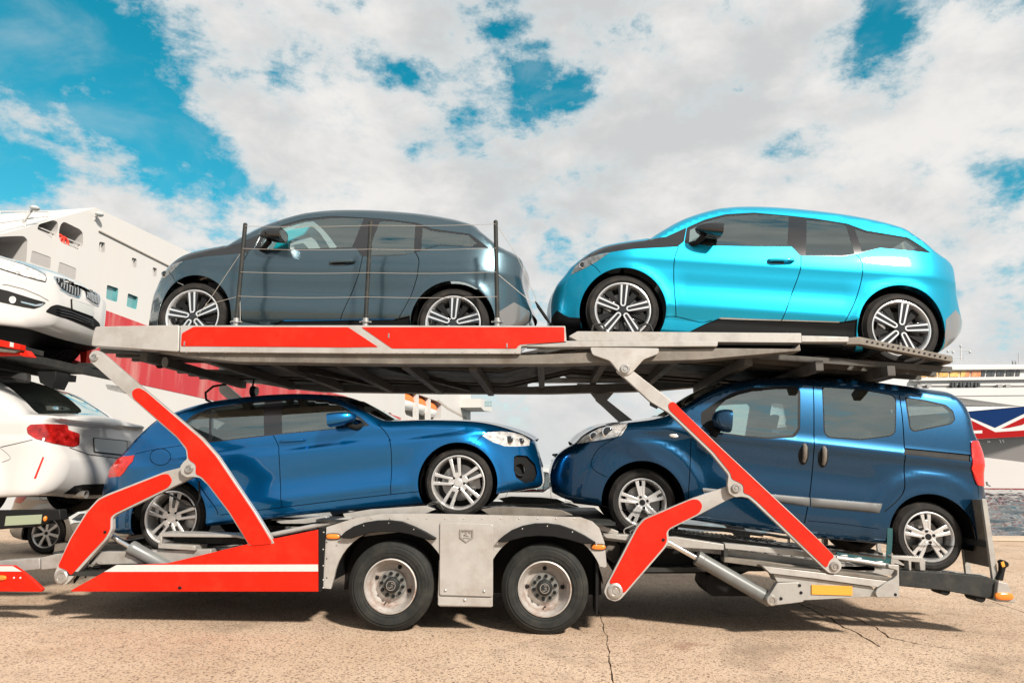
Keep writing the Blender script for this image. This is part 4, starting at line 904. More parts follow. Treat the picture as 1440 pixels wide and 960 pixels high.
for k, x in enumerate(np.arange(UP[0][0]+.5, UP[-1][0]-.3, .62)):
    z = zline(UP, x)-.05; b = B(); b.prism([(x-.035, z-.09), (x+.035, z-.09), (x+.035, z), (x-.035, z)], .2, TW-.2); b.mk('cross_member', M_RIB, trailer, bevel=.004)
for k in range(2):
    x = (cg[0][0]+cg[1][0])/2-.5+k*1.05; z = zline(UP, x)-.06; b = B(); b.beam((x, .25, z-.03), (x+.7, TW-.25, z-.03), .06, .05); b.mk('deck_brace', M_DARK, trailer)
# sheets added between the tracks to close light leaks
for a, c in zip(UP[1:6], UP[2:7]):
    b = B(); b.prism([(a[0], a[1]-.06), (c[0], c[1]-.06), (c[0], c[1]-.045), (a[0], a[1]-.045)], .87, TW-.87); b.mk('deck_light_blocker', M_DARK, trailer)
for y0, y1 in ((.31, .85), (TW-.85, TW-.31)):  # plates added in the tracks to stop light falling through the slots
    for a, c in zip(UP[0:6], UP[1:7]):
        xe = min(c[0], rA_x); 
        if xe <= a[0]: continue
        b = B(); zc = zline(UP, xe); b.prism([(a[0], a[1]-.0035), (xe, zc-.0035), (xe, zc-.0005), (a[0], a[1]-.0005)], y0, y1); b.mk('track_light_blocker', M_DARK, trailer)
# added sheets under the lower deck, blocking light to make its shadow solid
b = B(); xa, xm, xn, xb = pix(120, 800, .3)[0], pix(455, 760, .3)[0], pix(862, 760, .3)[0], pix(1230, 800, .3)[0]
b.prism([(xa, .40), (xm, .40), (xm, .435), (xa, .435)], .06, TW-.06); b.mk('belly_shade_sheet', M_DARK, trailer)
b = B(); b.prism([(xn, .47), (xb, .52), (xb, .555), (xn, .505)], .30, TW-.30); b.mk('belly_shade_sheet', M_DARK, trailer)
b = B(); b.prism([(xm, .88), (xn, .88), (xn, .90), (xm, .90)], .06, TW-.06); b.mk('axle_shade_sheet', M_DARK, trailer)
# far inner beam, seen dark below the deck
_fb = pp([(262, 560), (300, 535), (420, 545), (780, 560), (985, 556), (1010, 548)], 2.3)
# ---- down-folded rear end of the upper deck
rA, rB = pix(1206, 476, .2), pix(1336, 503, .2)
for y0 in (.16, .84, TW-.92, TW-.24):
    b = B(); b.prism([(rA[0]-.12, rA[2]-.0), (rA[0], rA[2]+.01), (rB[0], rB[2]+.01), (rB[0], rB[2]-.045), (rA[0], rA[2]-.06), (rA[0]-.12, rA[2]-.06)], y0, y0+.08); b.mk('ramp_beam', M_DIRTY, trailer, bevel=.005)
for t in (.0, .30, .62, .97):
    x = rA[0]+(rB[0]-rA[0])*t; z = rA[2]+(rB[2]-rA[2])*t
    for y0, y1 in ((.24, .84), (TW-.84, TW-.24)):
        b = B(); b.beam((x, y0, z-.03), (x, y1, z-.03), .05, .04); b.mk('ramp_rung', M_DARK, trailer)
b = B(); b.beam((rB[0]-.02, .2, rB[2]-.02), (rB[0]-.02, TW-.2, rB[2]-.02), .05, .06); b.mk('ramp_end_beam', M_DIRTY, trailer)
for t0 in (.05, .36, .68):
    for y in (.19,):
        pass
for k in range(16):
    t = .08+.84*k/15; x = rA[0]+(rB[0]-rA[0])*t; z = rA[2]+(rB[2]-rA[2])*t-.02; b = B(); b.cyl((x, z), .009, .155, .163, 8); b.mk('ramp_bolt', M_BLACK, trailer)
# ---- hinged arms
def pin(px, r, y, mat=M_STEEL, ring=None):
    p = pix(px[0], px[1], 0)
    for yy, s in ((y, -1), (TW-y, 1)):
        b = B(); b.lathe([(r*1.0, 0), (r*1.0, s*.012), (r*.86, s*.018), (r*.62, s*.018), (r*.58, s*.010), (r*.40, s*.010), (r*.36, s*.016), (.0005, s*.016)], 24, (p[0], yy, p[2])); b.mk('pivot_pin', mat, trailer)
def arm(outl, inl, y0, y1, nm='lifting_arm'):
    P = rounded(pp(outl), .015, 3); both(nm, P, y0, y1, M_ALU, .004)
    b = rounded(offset_poly(pp(inl), -.008), .03, 4); both('arm_red_panel', b, y0-.006, y0+.004, M_RED, .002)
A1 = [(141, 494.5), (196, 542), (283, 615), (306, 641), (359, 720), (386, 764), (350, 767), (321, 720), (292, 682), (281, 671.5), (271, 670), (262, 671), (254, 666), (252.5, 656), (258, 648.5), (262.5, 645), (261, 632), (248, 615), (184, 559.5), (137.5, 518), (127, 509), (124.5, 500), (129, 493.5), (135, 492)]
A1i = [(188, 558.5), (186.5, 550), (194, 546), (204, 551), (281, 618), (302, 641.5), (355, 720), (381, 763), (352, 765.5), (325, 720), (296, 682), (284, 668.5), (276, 665.5), (277, 652), (266, 645), (264.5, 630), (250, 612.5)]
A2 = [(268, 670), (233, 687), (157, 724), (151.5, 729), (151.5, 745), (144, 759), (118, 788), (91, 818), (85, 823.5), (76, 824), (69, 818), (68.5, 809), (72, 800), (91, 757.5), (114, 720), (131, 701.5), (143, 695), (227, 662.5), (255, 655.5), (268, 655)]
A2i = [(224, 667.5), (231, 667.5), (236, 675.5), (231, 684), (155, 721), (148, 727), (147.5, 745), (140.5, 757), (115, 784), (93, 808.5), (89, 802), (76, 797), (95, 757), (118, 721), (133.5, 704), (145, 698.5)]
A3 = [(890, 521), (950, 567.5), (1010, 625), (1120, 727.5), (1146, 752.5), (1177, 784.5), (1184, 792), (1183.5, 800), (1176, 806.5), (1166, 805.5), (1160, 800.5), (1063, 708.5), (1053, 700), (1043, 698), (1034, 699), (1025, 693), (1023, 682), (1024.5, 668), (1000, 637.5), (940, 580), (915, 565), (878, 531), (867, 522), (868, 512), (878, 508)]
A3i = [(942, 575), (941, 568), (947, 565.5), (957, 576.5), (1012, 630), (1122, 733), (1148, 757.5), (1172, 782), (1165, 787), (1162, 796.5), (1065, 703), (1054, 694), (1047, 692), (1047, 680), (1030, 672), (1028.5, 664), (1004, 634)]
A4 = [(853, 824), (897, 740), (906, 730.5), (913, 727), (976.5, 700.5), (1025, 684), (1040, 684), (1040, 697), (1027, 702.5), (987, 723.5), (943.5, 745), (941.5, 749), (943, 762), (938, 770.5), (877, 841), (873, 845), (865, 847.5), (855, 843.5), (850, 834)]
A4i = [(975, 703.5), (984, 703.5), (989, 711), (985, 720.5), (943, 741.5), (937.5, 748), (938.5, 761), (934, 769), (878, 834), (874, 824), (859, 820.5), (900, 742), (909, 732), (915, 729.5)]
arm(A2, A2i, .062, .112); arm(A1, A1i, .004, .054)
arm(A4, A4i, .062, .112); arm(A3, A3i, .004, .054)
for c, r, y in (((133, 502.5), .034, .004), ((266, 659), .036, .002), ((80, 812), .058, .060), ((878.7, 519), .042, -.012), ((1035, 686), .036, .002), ((1173.5, 795.8), .036, .002), ((866, 832), .062, .060)): pin(c, r, y, M_STEEL)
for c in ((142, 748.5), (934.5, 759.5)):
    p = pix(c[0], c[1], 0); b = B(); b.cyl((p[0], p[2]), .013, .050, .057, 14); b.mk('bolt_hole', M_BLACK, trailer)
# ---- hydraulic rams
def ram(a, m0, m1, b, r1, r2):
    A_, M0, M1, B_ = [pix(q[0], q[1], .16) for q in (a, m0, m1, b)]
    for y in (.16, TW-.16):
        f = lambda p: (p[0], y, p[2])
        q = B(); q.tube([f(A_), f(M1)], r1, 14); q.mk('ram_rod', M_CHROME, trailer)
        q = B(); d = (B_-M0)/np.linalg.norm(B_-M0); q.tube([f(M0), f(M0+d*.004), f(M0+d*.05), f(M0+d*.055), f(B_)], [r2*.9, r2*1.06, r2*1.06, r2, r2], 22); q.mk('ram_barrel', M_CYL, trailer)
ram((150, 749), (184, 769), (188, 771), (252, 806), .022, .058)
ram((938, 761), (979, 783), (985, 787), (1083, 843), .024, .060)
# ---- red skirt with white tape
SK = pp([(98, 831.5), (100, 829), (143, 805.5), (160, 795.5), (233, 792), (353, 763.5), (447, 744.5), (448, 831.5)])
both('red_skirt', SK, .006, .040, M_RED, .004)
both('white_tape', pp([(146, 803.5), (164, 793.8), (447, 793.2), (447.2, 803)]), .0025, .0045, M_WHITESTRIPE, 0)
both('edge_strip', pp([(447.8, 742.5), (456.5, 741), (453.5, 831), (447.8, 831.5)]), .0, .035, M_BLACK, .003)
for y in (748, 772, 795, 815, 826): b = B(); p = pix(454.5 if y > 760 else 455, y, 0); b.ell((p[0], -.001, p[2]), (.007, .004, .007), 10, 6); b.mk('rivet', M_STEEL, trailer)
p = pix(252.5, 826, 0); b = B(); b.ell((p[0], .004, p[2]), (.018, .006, .013), 14, 6); b.mk('drain_hole', M_BLACK, trailer)
# ---- axle group panel
def arcpx(c, r, a0, a1, n=16): return [(c[0]+r*math.cos(rad(a0+(a1-a0)*i/n)), c[1]-r*math.sin(rad(a0+(a1-a0)*i/n))) for i in range(n+1)]
C1, C2 = (549, 823), (766, 828)
BG = [(458, 741), (498, 728.3), (536, 722.5), (600, 722), (816, 727), (833, 733), (843, 742), (850.5, 763), (853.5, 796), (851, 798), (847, 797)] + arcpx(C2, 84, 22, 152, 18) + [(692.5, 788), (692.5, 852.5), (690, 854), (618, 853), (615, 850), (617, 788)] + arcpx(C1, 81, 28, 172, 18) + [(464, 828), (453, 827)]
both('axle_side_panel', pp(BG), .02, .05, M_ALU, .004)
both('access_panel', rounded(pp(zm(440, 700, 24/7, [(612, 116), (868, 126), (868, 476), (610, 468)])), .02), .004, .018, M_ALU, .004)
both('lower_strip', rounded(pp(zm(440, 700, 24/7, [(604, 476), (866, 483), (866, 524), (602, 518)])), .012), .006, .019, M_ALU, .003)
for c in ((638, 445), (825, 450), (732, 492)):
    q = zm(440, 700, 24/7, [c])[0]; p = pix(q[0], q[1], 0); b = B(); b.ell((p[0], .003, p[2]), (.012, .007, .012), 12, 6); b.mk('panel_bolt', M_STEEL, trailer)
for f0 in ([(135, 186), (160, 160), (200, 135), (250, 117), (310, 107), (370, 105), (430, 112), (490, 135), (545, 162), (596, 192), (592, 200), (560, 200), (520, 188), (470, 172), (410, 162), (340, 160), (280, 166), (225, 182), (190, 194), (150, 192)],
           [(890, 206), (920, 180), (960, 153), (1010, 133), (1070, 121), (1130, 120), (1190, 128), (1250, 148), (1310, 178), (1364, 212), (1358, 220), (1295, 218), (1230, 198), (1160, 184), (1090, 180), (1020, 186), (965, 200), (930, 211), (900, 211)]):
    both('mudguard', pp(zm(440, 700, 24/7, f0)), -.035, .022, M_BLACK, .006)
    ww = zm(440, 700, 24/7, f0)
    for q in (ww[0], ww[3], ww[5], ww[7], ww[9]):
        p = pix(q[0], q[1]+4, 0); b = B(); b.ell((p[0], -.036, p[2]), (.006, .004, .006), 8, 5); b.mk('rivet', M_STEEL, trailer)
for q in ((467.8, 754), (841.8, 769)):
    p = pix(q[0], q[1], 0); b = B(); b.ell((p[0], .012, p[2]), (.060, .018, .022), 20, 8, .7); b.mk('marker_lamp', M_AMBER, trailer)
    b = B(); b.ell((p[0], .016, p[2]), (.066, .014, .027), 20, 8, .7); b.mk('lamp_base', M_BLACK, trailer)
# embossed shield
q = zm(440, 700, 24/7, [(708, 150), (774, 152), (773, 192), (740, 215), (708, 190)]); Ps = pp(q)
sh = B(); Pi = offset_poly(Ps, .012)
n = len(Ps); V = [(p[0], .0035, p[1]) for p in Ps]+[(p[0], -.006, p[1]) for p in Ps]+[(p[0], -.006, p[1]) for p in Pi]+[(p[0], .002, p[1]) for p in Pi]
F = [(i+k*n, (i+1) % n+k*n, (i+1) % n+(k+1)*n, i+(k+1)*n) for k in range(3) for i in range(n)]; sh.add(V, F)
for a, c in (((722, 163), (735, 160)), ((735, 160), (742, 172)), ((742, 172), (728, 178)), ((728, 178), (752, 182)), ((748, 160), (760, 170)), ((726, 190), (756, 192))):
    u, v = zm(440, 700, 24/7, [a, c]); u, v = pix(*u, 0), pix(*v, 0); sh.beam((u[0], .001, u[2]), (v[0], .001, v[2]), .006, .008)
sh.mk('shield_emblem', M_STEEL, trailer)
both('mud_flap', pp([(838.5, 786), (843.5, 786), (842, 866), (838.5, 867)]), .08, .42, M_BLACK, .003)
for c in (C1, C2):                                     # dark housings behind the wheels
    p = pix(c[0], c[1], .05)
    for y0, y1 in ((.42, .44), (TW-.44, TW-.42)):
        b = B(); b.prism(circ((p[0], p[2]), .50, 24, 0, 180).tolist()+[(p[0]-.5, p[2]-.10), (p[0]+.5, p[2]-.10)][::1], y0, y1); b.mk('wheel_housing', M_BLACK, trailer)
    for s in (0, 1):
        arc = circ((p[0], p[2]), .49, 20, 4, 176); y0, y1 = (.05, .42) if s == 0 else (TW-.05, TW-.42); m = len(arc)
        mk('wheel_arch', [(a[0], y0, a[1]) for a in arc]+[(a[0], y1, a[1]) for a in arc], [(i, i+1, i+m+1, i+m) for i in range(m-1)], M_BLACK, trailer, world=True)
    b = B(); b.tube([(p[0], .2, p[2]), (p[0], TW-.2, p[2])], .06, 12); b.mk('axle', M_DARK, trailer)
# ---- road wheels
def truck_wheel(px, spin):
    p = pix(px[0], px[1], .05); R = TR_R; lz = Vector(trailer.location); out = []
    for far in (0, 1):
        w = bpy.data.objects.new('wheel', None); COL.objects.link(w); w.parent = trailer; w.location = Vector((p[0], .05 if not far else TW-.05, R))-lz; w.rotation_euler = (0, spin, math.pi if far else 0)
        if 'truck' in WPROTO:
            for ch_ in WPROTO['truck'].children:
                c_ = ch_.copy(); COL.objects.link(c_); c_.parent = w
            continue
        WPROTO['truck'] = w; r = R*.605
        pr = [(r-.006, .03), (r+.004, .004), (r+.02, -.006), (r+.024, -.010), (r+.028, -.010), (r+.030, -.008), (r+.05, -.013), (r+.052, -.016), (r+.085, -.0175), (r+.087, -.0145), (R-.045, -.008), (R-.043, -.011), (R-.037, -.010), (R-.035, -.006), (R-.030, -.001), (R-.010, .012), (R, .024)]
        for q in (.06, .105, .15, .195): pr += [(R, q), (R-.012, q+.003), (R-.012, q+.011), (R, q+.014)]
        pr += [(R-.005, .235), (R-.03, .25), (r+.05, .26), (r, .24)]
        V, F = _vf(B().lathe(pr, 80)); V = [(x, y, max(z, -R+.008)) if False else (x, y, z) for x, y, z in V]; mk('tyre', V, F, M_RUBBERT, w, smooth=28)
        RIM = pm('truck_rim_paint', (.43, .40, .37), .38, metal=.3, var=.15, vscale=8, dirt=(.20, .09, .045), dirt_amt=.85, dscale=7)
        rim = [(r+.002, .012), (r+.004, -.010), (r-.006, -.014), (r-.012, -.004), (r-.016, .018), (r-.030, .030), (r-.036, .06), (r-.045, .10), (r-.062, .118), (.125, .105), (.120, .098), (.118, .085)]
        mk('rim', *_vf(B().lathe(rim, 64)), RIM, w, smooth=50)
        FL = pm('hub_flange_grey', (.20, .20, .19), .4, metal=.5, var=.15, vscale=20)
        mk('hub_flange', *_vf(B().lathe([(.118, .10), (.120, .083), (.116, .078), (.062, .076), (.06, .09)], 48)), FL, w, smooth=40)
        mk('hub', *_vf(B().lathe([(.066, .08), (.064, .04), (.060, .03), (.046, .022), (.045, .020), (.0005, .018)], 36)), M_DARK, w, smooth=40)
        mg = B(); mg.lathe([(.040, .019), (.040, .014), (.035, .014), (.035, .019)], 30)
        for a, c in (((-.018, .02), (-.018, -.02)), ((-.018, -.02), (.004, -.02)), ((-.006, .022), (.020, .022)), ((-.002, .004), (.018, .004)), ((.0, -.010), (.020, -.010)), ((-.002, .022), (-.002, -.010))): mg.beam((a[0], .016, a[1]), (c[0], .016, c[1]), .006, .005)
        mk('hub_cap_emblem', mg.V, mg.F, M_STEEL, w, rec=True)
        for k in range(10):
            a = 2*math.pi*(k+.3)/10; b = B(); b.lathe([(.015, .078), (.015, .058), (.011, .050), (.0005, .049)], 8, (.093*math.cos(a), 0, .093*math.sin(a))); mk('wheel_nut', b.V, b.F, M_BLACK, w, rec=True)
        for a in (180, 0, 90):
            b = B(); ca, sa = math.cos(rad(a)), math.sin(rad(a)); b.ell((.150*ca, .108, .150*sa), (.018, .010, .018), 14, 6); mk('hand_hole', b.V, b.F, M_BLACK, w, rec=True)
        b = B(); b.tube([(0, .10, -.16), (0, .07, -.158), (.008, .05, -.15)], .006, 8); mk('valve', b.V, b.F, M_BLACK, w, rec=True)
truck_wheel(C1, .35); truck_wheel(C2, 0)
# ---- chassis and lower rails
for y0 in (.62, TW-.76):
    b = B(); xa, xb = pix(70, 800, .6)[0], pix(1270, 800, .6)[0]; xm0, xm1 = pix(455, 760, .6)[0], pix(870, 760, .6)[0]
    b.prism([(xa, .46), (xm0, .46), (xm0+.2, .60), (xm1-.15, .60), (xm1, .44), (pix(1005, 820, .6)[0], .44), (pix(1005, 820, .6)[0], .58), (xm1+.1, .58), (xm1-.2, .86), (xm0+.25, .86), (xm0-.3, .60), (xa, .60)], y0, y0+.14); b.mk('chassis_beam', M_DIRTY, trailer, bevel=.006)
for x in np.linspace(pix(120, 800, .6)[0], pix(1000, 800, .6)[0], 9):
    b = B(); b.box((x-.05, .2, .50), (x+.05, TW-.2, .58)); b.mk('chassis_cross_member', M_DARK, trailer, bevel=.005)
both('lower_side_rail', rounded(pp([(62, 783), (84, 777.5), (130, 775.5), (300, 771), (300, 789), (130, 793), (62, 800)], .2), .01), .16, .28, M_GALV, .005)
def zz(p): return zm(60, 620, 4.8, p)
for P, y0, y1, m in (([(788, 618), (1310, 632), (1400, 655), (1395, 668), (1300, 650), (788, 645)], .12, .34, M_GALV), ([(780, 690), (1030, 705), (1030, 738), (778, 722)], .12, .34, M_GALV), ([(788, 640), (805, 640), (802, 700), (786, 700)], .12, .16, M_GALV), ([(806, 646), (1390, 670), (1300, 715), (806, 700)], .30, .34, M_DARK)):
    both('wheel_pan', pp(zz(P), .12), y0, y1, m, .004)
# tube and edge planks that climb to the axle panel
def tubeboth(pts, r, y, mat, name, n=10):
    for yy in (y, TW-y):
        b = B(); b.tube([(pix(q[0], q[1], y)[0], yy, pix(q[0], q[1], y)[2]) for q in pts], r, n); b.mk(name, mat, trailer)
tubeboth([(376, 753), (420, 744), (495, 728.5)], .022, .10, M_GALV, 'rail_tube')
both('edge_plank', pp([(388, 733), (420, 730), (458, 725), (462, 731), (430, 736), (395, 736)], .26), .26, .34, M_GALV, .003)
both('edge_plank', pp([(482, 722), (520, 716), (598, 711), (612, 716), (598, 722), (540, 722.5), (486, 730)], .1), .1, .16, M_GALV, .003)
both('edge_plank', pp([(676, 716), (700, 712), (760, 714), (790, 717), (806, 724), (760, 727), (690, 725)], .1), .1, .17, M_DIRTY, .004)
both('edge_plank', pp([(800, 727), (838, 735), (870, 747), (868, 752), (838, 744), (806, 734)], .14), .14, .22, M_GALV, .004)
# rear rails
both('rear_side_rail', pp([(846, 748), (868, 751), (952, 755), (1018, 765), (1018, 773), (952, 769), (852, 756)], .14), .14, .26, M_GALV, .004)
both('rear_side_rail', pp([(1019, 763.5), (1110, 772), (1190, 783), (1190, 790), (1110, 780), (1020, 771)], .14), .14, .24, M_GALV, .004)
both('rear_lower_rail', pp([(1019, 783), (1075, 789), (1190, 803), (1250, 812), (1250, 818), (1160, 806), (1072, 797), (1018, 790)], .12), .12, .26, M_DIRTY, .004)
both('rail_post', pp([(1018, 764), (1024, 765), (1024, 788), (1018, 787)], .14), .145, .235, M_DARK, .003)
tubeboth([(1176, 784), (1210, 788.5), (1252, 795.5)], .018, .10, M_GALV, 'rail_tube')
zr = lambda p: zm(1040, 730, 6, p)
both('rear_bracket', rounded(pp(zr([(330, 540), (505, 533), (545, 570), (555, 700), (430, 716), (290, 732), (245, 715), (240, 680), (262, 645)])), .015), .03, .10, M_GALV, .004)
both('rear_arm_base', rounded(pp(zr([(300, 466), (560, 498), (1150, 578), (1175, 660), (540, 692), (505, 533), (335, 535)])), .01), .05, .20, M_GALV, .004)
both('rear_top_strip', pp(zr([(200, 396), (640, 446), (1258, 524), (1178, 575), (640, 502), (266, 458)])), .02, .12, M_ALU, .004)
both('rear_deck_plate', pp(zr([(190, 390), (830, 440), (1300, 495), (1255, 520), (640, 444), (200, 396)])), .03, .5, M_DIRTY, .003)
both('end_plate', rounded(pp(zr([(1258, 382), (1352, 386), (1356, 658), (1168, 661), (1152, 620), (1165, 590), (1240, 535), (1300, 505), (1335, 470), (1335, 430), (1262, 410)])), .008), .01, .06, M_GALV, .004)
both('yellow_reflector', pp(zr([(625, 558), (971, 569), (971, 649), (625, 639)])), .040, .0498, M_YELLOW, .001)
pin((1086.5, 844.5), .042, .03)
for c in ((518, 560), (530, 622), (360, 672), (1320, 635)):
    q = zr([c])[0]; p = pix(q[0], q[1], 0); b = B(); b.cyl((p[0], p[2]), .012, (.008 if c[0] > 1000 else .024), .05, 12); b.mk('bolt_hole', M_BLACK, trailer)
both('tool_box', rounded(pp([(996, 808), (1010, 803), (1050, 812), (1062, 838), (1000, 838), (992, 826)], .35), .02), .35, .8, M_BLACK, .01)
both('under_tray', pp([(872, 757), (1018, 775), (1060, 800), (1040, 808), (1000, 806), (890, 806), (872, 790)], .45), .45, .50, M_BLACK, .004)
# chain along the rear track
for y in (.30,):
    a, c = pix(943, 747, .30), pix(1088, 762, .30); n = 46
    ch_ = B()
    for k in range(n):
        t = k/(n-1); p = a+(c-a)*t; h = .012
        L_ = [(p[0]+.020*math.cos(u), p[1]+(h*math.sin(u) if k % 2 else 0), p[2]+.012+(0 if k % 2 else h*math.sin(u))) for u in np.linspace(0, 2*math.pi, 9)]
        ch_.tube(L_, .005, 5)
    o = ch_.mk('lashing_chain', M_DARK, trailer); o['kind'] = 'stuff'
# ---- rear ramp
z6 = lambda p: zm(1140, 660, 4.8, p)
both('ramp_side_beam', pp(z6([(600, 680), (900, 695), (1195, 722), (1262, 752), (1262, 872), (1160, 862), (900, 815), (600, 785)]), .22), .22, .34, M_DARK, .006)
both('ramp_side_beam', pp(z6([(600, 640), (660, 655), (1190, 715), (1190, 730), (600, 672)]), .75), .75, .85, M_GALV, .004)
both('ramp_wheel_stop', pp(z6([(545, 580), (750, 590), (775, 610), (775, 680), (740, 680), (735, 625), (680, 620), (680, 680), (665, 680), (660, 615), (545, 600)]), .24), .24, .32, M_GALV, .004)
both('end_block', rounded(pp(z6([(1268, 752), (1330, 768), (1388, 898), (1252, 890)]), .18), .01), .18, .42, M_GALV, .006)
p = pix(1140+1302/4.8, 660+853/4.8, .18)
for yy in (.175, TW-.175): b = B(); b.ell((p[0], yy, p[2]), (.075, .02, .032), 18, 8, .7); b.mk('marker_lamp', M_AMBER, trailer)
for c in ((910, 815), (1148, 862)):
    q = z6([c])[0]; p = pix(q[0], q[1], .24); b = B(); b.cyl((p[0], p[2]), .04, .24, .40, 16); b.mk('ramp_roller', M_BLACK, trailer)
hk = pp(z6([(1275, 745), (1300, 690), (1300, 640), (1290, 625), (1312, 608), (1350, 630), (1352, 655), (1332, 662), (1322, 700), (1312, 755)]), .2)
prism('locking_hook', rounded(hk, .012), .22, .27, M_BLACK, trailer, bevel=.006)
prism('hook_mark', rounded(pp(z6([(1292, 628), (1312, 618), (1322, 655), (1302, 660)]), .2), .005), .214, .222, M_YELLOW, trailer, bevel=.001)
# raised ramp flaps at the tail
t0, t1 = pix(1383, 701, .26), pix(1402, 819, .26)
for y0, y1 in ((.26, .66), (TW-.66, TW-.26)):
    for ye in (y0, y1-.03):
        b = B(); b.prism([(t0[0]-.012, t0[2]), (t0[0]+.026, t0[2]-.005), (t1[0]+.020, t1[2]), (t1[0]-.03, t1[2])], ye, ye+.03); b.mk('flap_rail', M_GALV, trailer, bevel=.003)
    b = B(); b.prism([(t0[0]-.008, t0[2]-.01), (t0[0]+.004, t0[2]-.01), (t1[0]-.012, t1[2]+.12), (t1[0]-.024, t1[2]+.12)], y0+.03, y1-.03); b.mk('ramp_flap', M_DIRTY, trailer)
    b = B(); b.beam((t0[0]*.45+t1[0]*.55-.03, y0+.03, t0[2]*.45+t1[2]*.55), (t0[0]*.45+t1[0]*.55-.03, y1-.03, t0[2]*.45+t1[2]*.55), .02, .05); b.mk('flap_rib', M_DARK, trailer)
# ---- wire rail along the upper deck
posts = [((345, 315), (332, 455)), ((521.5, 312), (514, 455)), ((697, 311), (699.5, 455))]
for a, c in posts:
    A_, C_ = pix(a[0], a[1], .12), pix(c[0], c[1], .12); b = B(); b.tube([tuple(C_), tuple(A_), tuple(A_+np.array([0, 0, .008]))], [.020, .020, .012], 12); b.mk('rail_post', M_DARK, trailer)
    b = B(); b.tube([tuple(C_+np.array([0, 0, -.03])), tuple(C_+np.array([0, 0, .05]))], .028, 12); b.tube([tuple(C_+np.array([0, 0, .008])), tuple(C_+np.array([0, 0, .022]))], .046, 12); b.tube([tuple(C_+np.array([-.055, 0, .015])), tuple(C_+np.array([.055, 0, .015]))], .009, 8); b.mk('post_socket', M_STEEL, trailer)
wy = [[(345, 318), (521.5, 317), (697, 315)], [(341.5, 349.5), (519.5, 350.5), (697.5, 349)], [(338.5, 382.5), (518, 383.5), (698, 382.5)], [(335, 416.5), (516, 417.5), (699, 417)]]
for L_ in wy:
    for a, c in zip(L_[:-1], L_[1:]):
        A_, C_ = pix(a[0], a[1], .10), pix(c[0], c[1], .10); P = [A_+(C_-A_)*t-np.array([0, 0, .010*math.sin(math.pi*t)]) for t in np.linspace(0, 1, 9)]; b = B(); b.tube([tuple(q) for q in P], .0024, 6); b.mk('rail_wire', M_WIRE, trailer)
for L_ in ([(341, 352), (293, 424), (289, 428)], [(334, 417), (296, 427), (289, 430)], [(291, 427), (283, 437), (272, 455)], [(697, 314), (726, 358), (754, 420), (752, 426), (745, 423), (698, 384)], [(337, 390), (338, 452)]):
    b = B(); b.tube([tuple(pix(q[0], q[1], .12)) for q in L_], .0024, 6); b.mk('stay_wire', M_WIRE, trailer)
b = B(); b.tube([tuple(pix(q[0], q[1], .12)) for q in ((753, 424), (757, 431), (768, 447), (774, 456))], [.006, .015, .015, .008], 8); b.mk('wire_tensioner', M_BLACK, trailer)
# ---- wheel chocks, lamps, hoses
def loop(pts, y, r=.012, mat=M_GALV, name='wheel_chock'):
    b = B(); b.tube([tuple(pix(q[0], q[1], y)) for q in pts], r, 8); b.mk(name, mat, trailer)
for dx in (0, 66): loop([(832+dx, 466), (834+dx, 458), (840+dx, 455.5), (848+dx, 456.5), (852+dx, 466)], .24, .010, M_DARK)
loop([(604, 717), (604, 708), (610, 706), (618, 708), (623, 716)], .22, .012, M_DARK); loop([(596, 716), (606, 708), (616, 706)], .3, .012)
loop([(882, 760), (877, 746), (879, 743), (893, 737), (896, 742), (886, 747), (890, 757)], .20, .007, M_STEEL)
for q, y in (((227, 509), .5), ((357, 550), 1.7)):
    p = pix(q[0], q[1], y); b = B(); b.lathe([(.0005, -.035), (.05, -.03), (.062, 0), (.062, .03)], 24); V = [(p[0]-v[1]*.9+v[1]*0, p[1]+v[0]*1.0, p[2]+v[2]) for v in b.V]; mk('work_lamp', V, b.F, M_BLACK, trailer, world=True, rec=True)
    V = [(p[0]+.028+.004*math.cos(0), p[1]+.052*math.cos(t), p[2]+.052*math.sin(t)) for t in np.linspace(0, 2*math.pi, 20)[:-1]]; mk('lamp_lens', V+[(v[0]+.006, v[1], v[2]) for v in V], [tuple(range(19)), tuple(range(37, 18, -1))]+[(i, (i+1) % 19, (i+1) % 19+19, i+19) for i in range(19)], M_PLATE, trailer, world=True, rec=True)
    b = B(); b.tube([tuple(p+np.array([-.02, 0, .04])), tuple(p+np.array([-.01, 0, .16]))], .012, 6); b.mk('lamp_bracket', M_BLACK, trailer)
loop([(280, 676), (281, 700), (276, 712), (262, 711), (245, 698), (230, 692), (218, 697)], .13, .009, M_BLACK, 'hydraulic_hose')
loop([(318, 540), (300, 543), (289, 552), (290, 562), (300, 567), (318, 566)], 1.9, .014, M_BLACK, 'hydraulic_hose')
for k in range(3): loop([(150-2*k, 755+k*4), (136-2*k, 775+k*5), (118-k, 795+k*4), (104, 815+2*k)], .16, .008, M_BLACK, 'hydraulic_hose')
loop([(118, 800), (124, 793), (130, 796), (136, 790), (142, 793)], .14, .006, M_STEEL, 'hydraulic_hose')
loop([(120, 812), (124, 800), (132, 797), (140, 797)], .14, .007, M_BLACK, 'hydraulic_hose')
p = pix(150, 543, .02); both('arm_stop', rounded(pp([(147, 540), (158, 541), (173, 547), (175, 553), (150, 547)]), .006), .01, .06, M_STEEL, .003)
both('arm_stop', pp([(915, 565), (926, 571), (925, 574), (915, 569)]), .01, .06, M_BLACK, .002)

